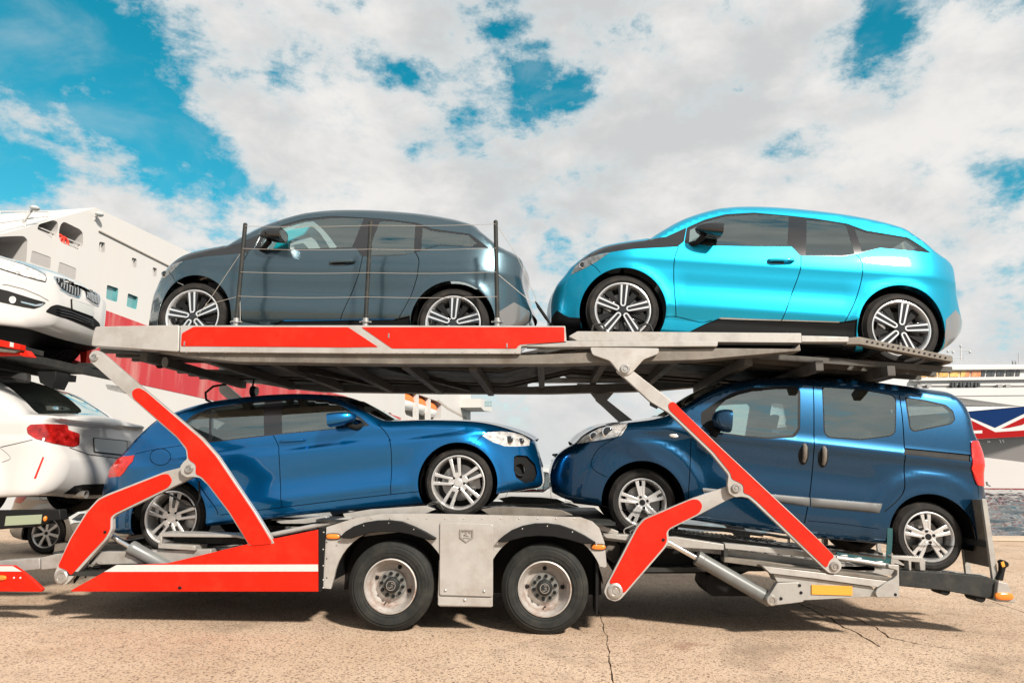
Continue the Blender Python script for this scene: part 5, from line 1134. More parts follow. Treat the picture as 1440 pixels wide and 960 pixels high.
TEAL = pm('teal_strap', (.0, .05, .055), .6, var=.2, vscale=30)
for P, y, w in (([(1251.5, 742), (1251, 760), (1250, 775), (1249, 792)], .40, .045), ([(1176, 779), (1200, 783), (1225, 787), (1249, 790)], .26, .04)):
    b = B(); Q = [pix(q[0], q[1], y) for q in P]
    for a, c in zip(Q[:-1], Q[1:]): b.beam(tuple(a), tuple(c), w if w > .042 else .02, .006 if w > .042 else .04, (0, 1, 0) if w > .042 else (0, 0, 1))
    b.mk('wheel_strap', TEAL, trailer)
for q in ((1186, 782), (1206, 786), (1236, 791)):
    p = pix(q[0], q[1], .24); b = B(); b.box((p[0]-.03, .22, p[2]-.012), (p[0]+.03, .27, p[2]+.016)); b.mk('strap_ratchet', M_STEEL, trailer, bevel=.004)
# fixings along the frames
for k in range(26):
    x = 262+k*18.5; p = pix(x, 495.6, 0); b = B(); b.cyl((p[0], p[2]), .005, -.003, .002, 8); b.mk('rivet', M_STEEL, trailer)
for k in range(14):
    x = 470+k*26; y = 728.8 if 500 < x < 820 else 741
    if x < 500 or x > 812: continue
    p = pix(x, y, .02); b = B(); b.ell((p[0], .019, p[2]), (.006, .004, .006), 8, 5); b.mk('rivet', M_STEEL, trailer)
for y in (762, 785, 812): p = pix(459.5, y, .02); b = B(); b.ell((p[0], .019, p[2]), (.006, .004, .006), 8, 5); b.mk('rivet', M_BLACK, trailer)
# ------------------------------------------------------------------ two white cars on the truck ahead of the trailer
def feat0(x, z): return .010*np.tanh((.78-z)/.012)*np.exp(-((z-.78)/.15)**2)
WHITE = pm('white_car_paint', (.48, .465, .445), .25, coat=.8, var=.01, vscale=30)
CP = dict(local=True, wb=2.69, R=.312, wm=.875, arch=.365, flare=.018, left=(.36, .75, 2.2), right=(.17, .36, 2.3), tumble=(.24, .42, .93), lower=(.6, .30), feat=feat0, seatz=.34, dashz=.78, dashx=-1.0, seatx=(.05, .85),
  segs=[('under', [(2.06, .25), (1.0, .20), (-1.0, .20), (-2.1, .22)], .04, .05), ('front_bumper', [(-2.22, .30), (-2.26, .50), (-2.2, .68)], .1, .1), ('bonnet', [(-2.05, .78), (-1.6, .93), (-1.15, 1.0)], .2, .1),
        ('windscreen', [(-1.0, 1.05), (-.65, 1.25), (-.35, 1.38)], .09, .06), ('roof', [(-.1, 1.435), (.2, 1.46), (.55, 1.465), (.9, 1.445), (1.12, 1.41)], .14, .09), ('rear_window', [(1.27, 1.37), (1.47, 1.27), (1.66, 1.15), (1.77, 1.07)], .12, .07),
        ('boot_lid', [(1.84, 1.035), (1.95, 1.025), (2.07, 1.015), (2.11, .99), (2.06, .955)], .10, .04), ('rear_bumper', [(2.10, .82), (2.15, .70), (2.20, .58), (2.19, .42), (2.13, .30)], .10, .09)],
  polys=[('dlo', 'loc', [(-.75, 1.02), (-.35, 1.28), (0, 1.36), (.5, 1.36), (1.0, 1.30), (1.32, 1.12), (1.2, 1.05), (.6, 1.02)], .04), ('glass_front', 'loc', [(-.62, 1.04), (-.3, 1.25), (0, 1.33), (.42, 1.32), (.40, 1.035)], .02), ('glass_rear', 'loc', [(.48, 1.035), (.50, 1.33), (.96, 1.275), (1.22, 1.12), (1.14, 1.07)], .02),
         ('gap', 'locline', [(.44, 1.02), (.46, .7), (.40, .30)], .007), ('gap', 'locline', [(-.85, .98), (-.86, .6), (-.84, .30)], .007), ('gap', 'locline', [(1.62, .74), (1.80, .60), (1.72, .56)], .006)],
  seeds=[('door', (-.2, .6)), ('rear_quarter', (1.3, .85)), ('front_wing', (-1.4, .82))])
CAPS2 = dict(HB_CAPS); CAPS2.update(boot_lid=('boot_lid', 'body', '', .05), rear_window=('rear_window', 'window_glass', 'glass', .05))
g_c = car_geometry(CP, None)
coupe = build_car(g_c, WPlace((-6.86, YC, .80)), 'white_coupe', 'white coupe with long red tail lights on the truck lower deck', 'car', dict(body=WHITE, pillar=WHITE), HB_PARTS, CAPS2, 'coupe', -1)
bv = bvh_of(coupe); z0 = lambda p: zm(0, 440, 4.8, p); z1_ = lambda p: zm(0, 640, 4.8, p)
patch('tail_light', z0([(178, 775), (200, 754), (300, 749), (440, 753), (456, 762), (458, 790), (535, 815), (533, 890), (490, 904), (360, 880), (240, 850), (186, 815)]), bv, M_TAILD, coupe, .010, rnd=2)
patch('boot_lip', z0([(440, 712), (480, 718), (700, 740), (860, 762), (925, 782), (925, 790), (860, 775), (700, 752), (480, 731)]), bv, WHITE, coupe, .014)
patch('lid_recess', z0([(575, 828), (720, 842), (885, 862), (880, 960), (880, 985), (600, 950)]), bv, pm('white_paint_matte', (.39, .378, .36), .4), coupe, .002, rnd=3)
patch('number_plate', z0([(632, 848), (850, 868), (846, 958), (636, 936)]), bv, M_PLATE, coupe, .012, rnd=1.5)
patch('plate_frame', z0([(626, 842), (857, 862), (853, 965), (630, 942)]), bv, M_BLACK, coupe, .007, rnd=1.5)
patch('reflector', z1_([(288, 8), (299, 14), (244, 156), (228, 156)]), bv, M_TAIL, coupe, .005)
patch('diffuser', z1_([(430, 258), (500, 206), (560, 196), (800, 188), (800, 250), (740, 262), (600, 268)]), bv, M_BLACK, coupe, .004)
patch('panel_gap', z0([(470, 905), (600, 952), (880, 988), (880, 993), (600, 958), (470, 911)]), bv, M_BLACK, coupe, .001, .003)
patch('panel_gap', z0([(0, 903), (120, 876), (220, 852), (220, 857), (120, 881), (0, 909)]), bv, M_BLACK, coupe, .001, .003)
for cx in (515, 570):
    p = pix(cx/4.8, 640+262/4.8, .95); b = B(); b.lathe([(.036, -.10), (.036, .02), (.040, .022), (.032, .02), (.030, -.06), (.0005, -.06)], 20); V = [(p[0]+v[1], p[1]+v[0], p[2]+v[2]) for v in b.V]; mk('exhaust_pipe', V, b.F, M_STEEL, coupe, world=True, rec=True)
fp = g_c.O[:, 1].max()
b = B(); b.prism(catmull([(.92, 1.46), (1.0, 1.50), (1.08, 1.535), (1.16, 1.53), (1.18, 1.46), (1.17, 1.40), (.92, 1.42)], .03, True), -.03, .03); b.mk('aerial_fin', WHITE, coupe, world=False, bevel=.012)

AT = dict(local=True, wb=2.67, R=.312, wm=.90, arch=.362, flare=.014, left=(.26, .5, 2.2), right=(.46, .80, 2.3), tumble=(.16, .2, 1.0), lower=(.4, .32), feat=feat0, seatz=.46, dashz=.95, dashx=.75, seatx=(-.2, -1.0),
  segs=[('under', [(2.02, .20), (1.0, .20), (-1.0, .20), (-2.0, .24)], .04, .05), ('rear_bumper', [(-2.14, .35), (-2.17, .6)], .1, .1), ('tailgate', [(-2.12, .9), (-2.0, 1.05)], .1, .1), ('rear_window', [(-1.9, 1.15), (-1.6, 1.42)], .1, .07),
        ('roof', [(-1.4, 1.52), (-.8, 1.56), (-.2, 1.555), (.15, 1.51)], .13, .09), ('windscreen', [(.35, 1.45), (.7, 1.28), (1.0, 1.13)], .09, .06), ('bonnet', [(1.12, 1.085), (1.4, 1.03), (1.75, .94), (2.0, .84)], .20, .12),
        ('front_bumper', [(2.09, .78), (2.14, .66), (2.17, .52), (2.17, .38), (2.13, .27)], .12, .10)],
  polys=[('dlo', 'loc', [(.95, 1.03), (.3, 1.40), (-.2, 1.47), (-1.2, 1.45), (-1.75, 1.2), (-1.6, 1.06)], .05), ('glass_front', 'loc', [(.8, 1.05), (.28, 1.36), (-.1, 1.43), (-.12, 1.06)], .02), ('glass_rear', 'loc', [(-.22, 1.06), (-.2, 1.43), (-1.0, 1.42), (-1.0, 1.07)], .02),
         ('gap', 'locline', [(.86, 1.0), (.82, .6), (.84, .3)], .007)], seeds=[('front_wing', (1.5, .8)), ('door', (0, .6))])
g_a = car_geometry(AT, None)
tour = build_car(g_a, WPlace((-7.36, YC, 2.52)), 'white_hatchback', 'white tall hatchback with twin black grilles, nose over the truck upper deck', 'car', dict(body=WHITE, pillar=WHITE), HB_PARTS, CAPS2, 'coupe', 1)
bv = bvh_of(tour); zf = lambda p: zm(0, 340, 6, p)
patch('headlight', zf([(-60, 118), (0, 138), (60, 158), (200, 200), (300, 243), (372, 278), (388, 308), (382, 338), (330, 326), (200, 290), (80, 252), (0, 226), (-60, 205)]), bv, M_LAMP, tour, .010, rnd=1.5)
patch('headlight_trim', zf([(-60, 110), (0, 130), (60, 150), (200, 191), (305, 236), (380, 274), (395, 308), (386, 345), (330, 333), (200, 297), (80, 259), (0, 233), (-60, 212)]), bv, M_BLACK, tour, .004, rnd=1.5)
for K, inn in (([(448, 289), (540, 308), (640, 350), (686, 385), (682, 440), (662, 477), (580, 452), (500, 402), (464, 350)], [(468, 305), (550, 322), (640, 362), (676, 392), (672, 438), (656, 466), (585, 442), (510, 394), (478, 350)]),
               ([(703, 388), (770, 408), (832, 448), (844, 490), (827, 547), (770, 522), (718, 477)], [(711, 400), (768, 420), (824, 455), (835, 490), (820, 535), (772, 512), (724, 472)])):
    patch('grille_frame', zf(K), bv, M_CHROME, tour, .010, rnd=1.5); patch('grille_mesh', zf(inn), bv, M_BLACK, tour, .013, rnd=1.5)
    x0, x1 = min(q[0] for q in inn)+14, max(q[0] for q in inn)-10; I = np.array(inn, float)
    for k in range(9):
        x = x0+(x1-x0)*k/8; col = [(x, y) for y in np.arange(300, 560, 4.)]; col = [q for q in col if inpoly(np.array([q]), I)[0]]
        if len(col) > 3:
            a, c = col[0], col[-1]; patch('grille_bar', zf([(a[0]-3, a[1]), (a[0]+3, a[1]), ((a[0]+c[0])/2+7, (a[1]+c[1])/2), (c[0]+3, c[1]), (c[0]-3, c[1]), ((a[0]+c[0])/2+1, (a[1]+c[1])/2)]), bv, M_SILV, tour, .022, .008)
patch('fog_lamp_housing', zf([(-60, 380), (0, 398), (70, 414), (150, 440), (270, 478), (388, 512), (350, 545), (290, 566), (200, 552), (100, 530), (0, 508), (-60, 490)]), bv, M_BLACK, tour, .004, rnd=2)
patch('fog_lamp', [(17.5+5*math.cos(t), 340+490/6+5*math.sin(t)) for t in np.linspace(0, 2*math.pi, 17)[:-1]], bv, M_LAMP, tour, .012)
patch('fog_trim', zf([(170, 500), (300, 530), (385, 514), (350, 540), (300, 545), (180, 515)]), bv, M_CHROME, tour, .009)
patch('lower_intake', zf([(380, 590), (430, 542), (480, 528), (590, 558), (700, 600), (790, 640), (842, 690), (842, 735), (790, 745), (700, 705), (560, 648), (440, 612)]), bv, M_BLACK, tour, .004, rnd=3)
for k in range(3):
    dy = 22*k; patch('intake_bar', zf([(470, 560+dy), (600, 590+dy), (780, 668+dy*.8), (780, 674+dy*.8), (600, 597+dy), (466, 566+dy)]), bv, M_BLACKG, tour, .016, .008)
patch('number_plate', zf([(600, 487), (780, 552), (776, 632), (604, 570)]), bv, M_PLATE, tour, .020, rnd=1)
patch('plate_frame', zf([(594, 481), (785, 549), (780, 640), (598, 577)]), bv, M_BLACK, tour, .013, rnd=1)
patch('bumper_crease', zf([(20, 360), (60, 348), (200, 385), (330, 440), (410, 495), (330, 450), (200, 397), (60, 362)]), bv, WHITE, tour, .010)

# ------------------------------------------------------------------ the truck itself: only its tail shows
truck = thing('transporter_truck', 'tail of the red car transporter truck carrying two white cars', 'truck', (-7.2, YC, 0))
def tboth(name, poly, y0, y1, mat, bevel=.004):
    prism(name, poly, y0, y1, mat, truck, bevel=bevel); prism(name, poly, TW-y1, TW-y0, mat, truck, bevel=bevel)
b = B()
for y0, y1 in ((.30, .88), (TW-.88, TW-.30)):
    b = B(); b.box((-9.6, y0, 2.455), (-5.25, y1, 2.512))
    b.mk('upper_track', M_DARK, truck, bevel=.006)
    b = B(); b.box((-9.6, y0, .735), (-5.45, y1, .795)); b.mk('lower_track', M_DARK, truck, bevel=.006)
for k in range(7):
    x = -9.3+k*.66; b = B(); b.box((x, .2, 2.37), (x+.08, TW-.2, 2.452)); b.mk('cross_member', M_DARK, truck, bevel=.004)
    x = -9.5+k*.47; b = B(); b.box((x, .2, .64), (x+.10, TW-.2, .732)); b.mk('cross_member', M_DARK, truck, bevel=.004)
b = B(); b.box((-9.6, .90, 2.43), (-5.3, TW-.90, 2.45)); b.mk('deck_sheet', M_DARK, truck)
b = B(); b.box((-9.6, .90, .70), (-5.45, TW-.90, .72)); b.mk('deck_sheet', M_DARK, truck)
prism('red_deck_beam', pp([(-60, 468), (0, 477.5), (28, 484), (27, 491.5), (0, 487), (-60, 478)], .2), .2, .28, M_RED, truck)
prism('deck_beam', pp([(-60, 482), (0, 488.5), (28, 492), (20, 496), (-60, 490)], .22), .22, .34, M_DIRTY, truck)
prism('red_hinge_bar', pp([(-40, 492), (6, 494), (10, 492.5), (28, 493), (31, 499), (4, 499), (-40, 500)], .25), .25, .33, M_RED, truck)
prism('red_gusset', pp([(31, 498), (36, 492), (43.5, 501.5), (31, 501)], .25), .25, .33, M_RED, truck)
prism('type_plate', pp([(14, 480.6), (19, 481.8), (18.6, 488.2), (13.6, 487.2)], .195), .195, .1995, M_PLATE, truck, bevel=.0005)
prism('red_deck_beam', pp([(97, 504.5), (106, 506), (130, 517), (128.5, 524), (97, 511.5)], 2.2), 2.2, 2.28, M_RED, truck)
prism('red_column', pp([(119, 489), (129, 486), (131, 489), (127, 518), (121, 515)], 2.2), 2.1, 2.19, M_RED, truck)
prism('hinge_block', pp([(52, 522), (78, 522), (79, 532), (72, 546), (56, 538)], .9), .9, 1.1, M_BLACK, truck)
for y in (.22, TW-.32):
    b = B(); b.box((-8.9, y, .55), (-8.7, y+.10, 2.46)); b.mk('deck_column', M_RED, truck, bevel=.006)
b = B(); b.box((-9.6, .62, .42), (-7.2, .76, .62)); b.mk('chassis_beam', M_DARK, truck); b = B(); b.box((-9.6, TW-.76, .42), (-7.2, TW-.62, .62)); b.mk('chassis_beam', M_DARK, truck)
SKT = pp([(-70, 795), (18, 795), (32, 804.5), (45, 815), (59, 828), (57, 831.8), (-70, 831)])
tboth('red_skirt', SKT, .006, .04, M_RED, .004)
tboth('white_tape', pp([(-70, 795.6), (17.5, 795.6), (30, 803), (-70, 803)]), .002, .0045, M_WHITESTRIPE, 0)
p = pix(-1, 812, 0)
for yy in (.004, TW-.004): b = B(); b.ell((p[0], yy, p[2]), (.062, .016, .022), 18, 8, .7); b.mk('marker_lamp', M_AMBER, truck)
for q in ((19, 812), (28, 812)): p = pix(q[0], q[1], 0); b = B(); b.ell((p[0], .004, p[2]), (.009, .004, .009), 10, 5); b.mk('rivet', M_PLATE, truck)
tboth('side_rail', rounded(pp([(-60, 797), (5, 787), (60, 783.5), (60, 799), (-60, 812)], .2), .01), .16, .28, M_GALV, .005)
prism('rear_board', pp([(-60, 718), (84, 716), (85, 731), (62, 733), (46, 741), (-60, 746)], .45), .45, .55, M_BLACK, truck, bevel=.01)
prism('number_plate', pp([(8, 725.5), (58.5, 723), (57, 736), (6, 739)], .44), .442, .4495, pm('green_grey_plate', (.24, .27, .18), .5), truck, bevel=.001)
p = pix(63.5, 729, .44); b = B(); b.ell((p[0], .442, p[2]), (.016, .02, .026), 14, 8); b.mk('marker_lamp', M_AMBER, truck)
prism('lamp_hood', pp([(96, 727), (110, 719), (112, 722), (100, 730), (103, 735), (99, 737)], .5), .5, .7, M_PLATE, truck, bevel=.003)
for x in (-7.9,):
    for far in (0, 1):
        w = bpy.data.objects.new('wheel', None); COL.objects.link(w); w.parent = truck; w.location = Vector((x, .05 if not far else TW-.05, TR_R))-Vector(truck.location); w.rotation_euler = (0, 0, math.pi if far else 0)
        for c0 in WPROTO['truck'].children: c1 = c0.copy(); COL.objects.link(c1); c1.parent = w
b = B(); b.tube([(-7.9, .2, TR_R), (-7.9, TW-.2, TR_R)], .06, 12); b.mk('axle', M_DARK, truck)
# ------------------------------------------------------------------ quay, water
def ground_material():
    m = bpy.data.materials.new('exposed_aggregate_concrete'); m.use_nodes = True; nt = m.node_tree; b = nt.nodes['Principled BSDF']; N = nt.nodes.new; L = nt.links.new
    tc = N('ShaderNodeTexCoord'); v = tc.outputs['Object']
    def noise(s, d, r): n = N('ShaderNodeTexNoise'); n.inputs['Scale'].default_value = s; n.inputs['Detail'].default_value = d; n.inputs['Roughness'].default_value = r; L(v, n.inputs[0]); return n.outputs[0]
    def rng_(x, a, c, lo=0, hi=1): n = N('ShaderNodeMapRange'); n.inputs[1].default_value = a; n.inputs[2].default_value = c; n.inputs[3].default_value = lo; n.inputs[4].default_value = hi; L(x, n.inputs[0]); return n.outputs[0]
    def mix(f, a, c):
        n = N('ShaderNodeMix'); n.data_type = 'RGBA'
        if isinstance(f, float): n.inputs[0].default_value = f
        else: L(f, n.inputs[0])
        for i, q in ((6, a), (7, c)):
            if isinstance(q, tuple): n.inputs[i].default_value = q+(1,)
            else: L(q, n.inputs[i])
        return n.outputs[2]
    vo = N('ShaderNodeTexVoronoi'); vo.inputs['Scale'].default_value = 82; L(v, vo.inputs['Vector'])
    sep = N('ShaderNodeSeparateColor'); L(vo.outputs['Color'], sep.inputs[0])
    big = noise(.55, 5, .6); mid = noise(3.2, 6, .6); fine = noise(70, 4, .7)
    base = mix(rng_(big, .35, .65), (0.445, 0.318, 0.217), (0.535, 0.403, 0.292))
    base = mix(rng_(mid, .48, .8, 0, .45), base, (0.320, 0.205, 0.131))
    base = mix(rng_(sep.outputs[0], .78, .86, 0, .75), base, (0.098, 0.057, 0.037))
    base = mix(rng_(sep.outputs[1], .86, .92, 0, .6), base, (0.451, 0.369, 0.283))
    base = mix(rng_(fine, .50, .66, 0, .65), base, (0.139, 0.082, 0.053))
    oil = noise(.9, 5, .65); base = mix(rng_(oil, .54, .70, 0, .55), base, (0.164, 0.119, 0.086)); st = noise(1.3, 3, .5); base = mix(rng_(st, .66, .74, 0, .45), base, (0.164, 0.061, 0.033))
    L(base, b.inputs['Base Color']); b.inputs['Roughness'].default_value = .85; b.inputs['Specular IOR Level'].default_value = .25
    bp = N('ShaderNodeBump'); bp.inputs['Strength'].default_value = .55; bp.inputs['Distance'].default_value = .006
    mm = N('ShaderNodeMath'); mm.operation = 'ADD'; L(fine, mm.inputs[0]); L(rng_(vo.outputs['Distance'], 0, .5), mm.inputs[1]); L(mm.outputs[0], bp.inputs['Height']); L(bp.outputs[0], b.inputs['Normal'])
    return m
M_GROUND = ground_material()
QX0, QX1, QY0, QY1 = -60., 70., -14., 9.7
cracks = []
def crack(px, w, jit=.012, ext_=None):
    P = np.array([gnd(x, y)[:2] for x, y in px]); P = resample(P, .09, False); n = len(P)
    P[1:-1] += rng.normal(0, jit, (n-2, 2)); ww = w*(.55+.9*rng.rand(n)); T = np.gradient(P, axis=0); T /= np.linalg.norm(T, axis=1)[:, None]; nn = np.stack([-T[:, 1], T[:, 0]], 1)
    cracks.append(np.concatenate([P+nn*ww[:, None]/2, (P-nn*ww[:, None]/2)[::-1]]))
crack([(832, 838), (845, 868), (852, 890), (856, 920), (864, 965), (872, 1005)], .009, .006)
crack([(1110, 842), (1140, 856), (1165, 868), (1195, 885), (1238, 909)], .020, .010)
crack([(1128, 846), (1180, 861), (1205, 869), (1232, 882), (1252, 896), (1300, 907), (1335, 912)], .018, .014)
crack([(1245, 893), (1268, 901), (1320, 905)], .010, .012)
crack([(1300, 818), (1360, 835), (1386, 843), (1440, 860), (1500, 882)], .014, .005)
crack([(1405, 799), (1440, 809), (1490, 825)], .010, .006)
crack([(-30, 917), (30, 899), (97, 880)], .006, .004)
crack([(1336, 912), (1380, 914), (1460, 917)], .006, .006)
def quay():
    V = [(QX0, QY0), (QX1, QY0), (QX1, QY1), (QX0, QY1)]; E = [(0, 1), (1, 2), (2, 3), (3, 0)]
    for c in cracks:
        k = len(V); V += [tuple(p) for p in c]; E += [(k+i, k+(i+1) % len(c)) for i in range(len(c))]
    r = delaunay_2d_cdt([Vector(v) for v in V], E, [], 0, 1e-6); P = np.array([tuple(v) for v in r[0]]); F = [f for f in r[2] if len(f) == 3]; cen = np.array([P[list(f)].mean(0) for f in F])
    inc = np.zeros(len(F), bool)
    for c in cracks: inc |= inpoly(cen, c)
    top = [F[i] for i in range(len(F)) if not inc[i]]
    W = [(p[0], p[1], 0.0) for p in P]; faces = []
    for f in top:
        a, b_, c_ = (P[i] for i in f); s = (b_[0]-a[0])*(c_[1]-a[1])-(c_[0]-a[0])*(b_[1]-a[1]); faces.append(tuple(f) if s > 0 else tuple(f[::-1]))
    cnt = {}
    for f in faces:
        for u, v in ((f[0], f[1]), (f[1], f[2]), (f[2], f[0])): cnt.setdefault((min(u, v), max(u, v)), []).append((u, v))
    for k, l in cnt.items():
        if len(l) == 1:
            u, v = l[0]; b0 = len(W); dz = -4.2 if min(abs(P[u][1]-QY1), abs(P[v][1]-QY1)) < 1e-4 else -.03
            W += [W[u], W[v], (P[v][0], P[v][1], dz), (P[u][0], P[u][1], dz)]; faces.append((b0+1, b0, b0+3, b0+2))
    g_ = mk('quay_ground', W, faces, M_GROUND, smooth=0); struct(g_)
    for c in cracks:
        n = len(c); cf = mk('crack_filling', [(p[0], p[1], -.012) for p in c], [(i, i+1, n-2-i, n-1-i) for i in range(n//2-1)], pm('crack_dirt', (.035, .026, .02), .9), g_, smooth=0)
    b = B(); b.box((QX0, QY1-.9, .004), (QX1, QY1-.001, .035)); k_ = b.mk('quay_coping', pm('coping_concrete', (0.451, 0.344, 0.246), .85, var=.15, vscale=2, bump=.2, bscale=50, dirt=(.35, .2, .12), dirt_amt=.5, dscale=1.2), None, world=False, bevel=.01); struct(k_)
quay()
def water_material():
    m = bpy.data.materials.new('harbour_water'); m.use_nodes = True; nt = m.node_tree; b = nt.nodes['Principled BSDF']; N = nt.nodes.new; L = nt.links.new
    b.inputs['Base Color'].default_value = (.02, .032, .036, 1); b.inputs['Roughness'].default_value = .03; b.inputs['IOR'].default_value = 1.33
    tc = N('ShaderNodeTexCoord'); mp = N('ShaderNodeMapping'); mp.inputs['Scale'].default_value = (.55, 1.0, 1); L(tc.outputs['Object'], mp.inputs[0])
    n1 = N('ShaderNodeTexNoise'); n1.inputs['Scale'].default_value = 1.1; n1.inputs['Detail'].default_value = 5; n1.inputs['Roughness'].default_value = .6; L(mp.outputs[0], n1.inputs[0])
    bp = N('ShaderNodeBump'); bp.inputs['Strength'].default_value = 1.0; bp.inputs['Distance'].default_value = .06; L(n1.outputs[0], bp.inputs['Height']); L(bp.outputs[0], b.inputs['Normal'])
    return m
WZ = -3.1
def water_sheet():
    r = np.concatenate([[9.2], np.geomspace(15.0, 320, 330), np.geomspace(345, 4500, 14)]); A_ = np.concatenate([np.linspace(-80, 20, 90), np.linspace(20.4, 44, 190), np.linspace(44.5, 80, 40)])
    rr, aa = np.meshgrid(r, np.radians(A_), indexing='ij'); X = rr*np.sin(aa); Y = np.maximum(rr*np.cos(aa)-CAM_D, QY1-.02); Z = np.zeros_like(X); w = np.random.RandomState(5)
    for k in range(34):
        lam = w.uniform(.9, 5.5); d = rad(w.normal(35, 45)); a = .012*lam**.8; Z += a*np.sin((X*math.cos(d)+Y*math.sin(d))*2*math.pi/lam+w.uniform(0, 6.28))
    Z *= np.clip((420-rr)/150, 0, 1); n, m = X.shape
    V = np.stack([X.ravel(), Y.ravel(), WZ+Z.ravel()], 1); F = [(i*m+j_, i*m+j_+1, (i+1)*m+j_+1, (i+1)*m+j_) for i in range(n-1) for j_ in range(m-1)]
    return mk('harbour_water', V, [f[::-1] for f in F], water_material(), smooth=180)
struct(water_sheet())

# ------------------------------------------------------------------ parked cars on the quay
BEIGE = pm('champagne_paint', (0.377, 0.328, 0.271), .3, metal=.3, coat=1.0); SILVER = pm('pale_silver_paint', (0.426, 0.426, 0.418), .28, metal=.2, coat=1.0)
PARK = dict(HB_PARTS); PARK['tail'] = ('tail_light', 'red_lens', .004)
wp = pix(64, 752, 4.50)
build_car(g_h, WPlace((wp[0]+1.345, 4.50+.85, 0)), 'parked_car', 'champagne parked car with seven-spoke wheels on the quay behind the red arm', 'car', dict(body=BEIGE, pillar=BEIGE), PARK, HB_CAPS, 'estate', 1)
wp = pix(797, 747, 6.0)
build_car(g_h, WPlace((wp[0]-1.345, 6.0+.85, 0), 0, True), 'parked_car', 'pale silver parked car seen between the two blue cars', 'car', dict(body=SILVER, pillar=SILVER), PARK, HB_CAPS, 'estate', 1)

# ------------------------------------------------------------------ ferry: one long side wall running away from the quay
_d = ray(895, 661); TH = math.atan2(_d[0], _d[1]); FU = np.array([math.sin(TH), math.cos(TH), 0]); FN = np.array([-math.cos(TH), math.sin(TH), 0])
_d = ray(135, 292); FP = CAM+_d*((21.0-CAM_H)/_d[2])
ferry = thing('car_ferry', 'large white car ferry with red hull band berthed behind the truck', 'ship', (FP[0], FP[1], WZ), Matrix.Rotation(math.pi/2-TH, 4, 'Z'))
def fer(pts):
    out = []
    for x, y in pts:
        d = ray(x, y); t = (FP-CAM).dot(FN)/d.dot(FN); p = CAM+d*t; out.append(((p-FP).dot(FU), p[2]-WZ))
    return np.array(out)
FW = pm('ship_white_paint', (0.517, 0.496, 0.471), .45, var=.03, vscale=.15, dirt=(.55, .45, .36), dirt_amt=.18, dscale=.25, stretch=(1, 1, .25))
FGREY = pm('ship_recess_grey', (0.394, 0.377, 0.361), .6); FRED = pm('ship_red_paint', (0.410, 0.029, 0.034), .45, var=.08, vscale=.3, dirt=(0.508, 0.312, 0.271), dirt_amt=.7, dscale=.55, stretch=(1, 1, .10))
FDARK = pm('ship_dark_opening', (.10, .10, .10), .6); FTEAL = pm('ship_window_glass', (.10, .27, .28), .08, coat=1.0, var=.3, vscale=.6)
end_s = fer([(662, 545)])[0][0]
hullO = np.vstack([fer([(-260, 402), (0, 330), (135, 292), (258, 350.5), (400, 417), (560, 493), (662, 543)]), [(end_s+1.5, 1.0), (end_s-2, -3), (-24, -3)]])
hullO[0][0] = -24
zf5 = lambda p: zm(0, 270, 16/3, p); zl = lambda p: zm(540, 540, 8, p)
holes = {}
holes['mooring_opening'] = [zf5([(280, 272), (292, 242), (400, 210), (433, 224), (435, 280), (415, 356), (290, 292)]), zf5([(456, 242), (480, 222), (600, 280), (622, 308), (622, 400), (602, 438), (446, 372), (441, 292)]), zf5([(-80, 340), (100, 330), (180, 330), (207, 360), (197, 520), (190, 640), (-80, 640)])]
holes['louvre'] = [zf5([(240, 438), (382, 490), (378, 577), (226, 530)]), zf5([(446, 523), (573, 575), (566, 662), (431, 613)])]
holes['vent_window'] = [zf5([(745, 372), (788, 380), (785, 461), (741, 450)]), zf5([(990, 490), (1026, 502), (1022, 573), (986, 560)]), zf5([(1147, 563), (1178, 574), (1172, 642), (1142, 630)])]
holes['window'] = [zf5([(803, 695), (888, 722), (877, 826), (795, 800)]), zf5([(960, 758), (1036, 787), (1022, 882), (948, 856)])]
holes['boat_recess'] = [zl([(236, 60), (236, 320), (250, 345), (400, 400), (640, 400), (645, 225), (610, 195)])]
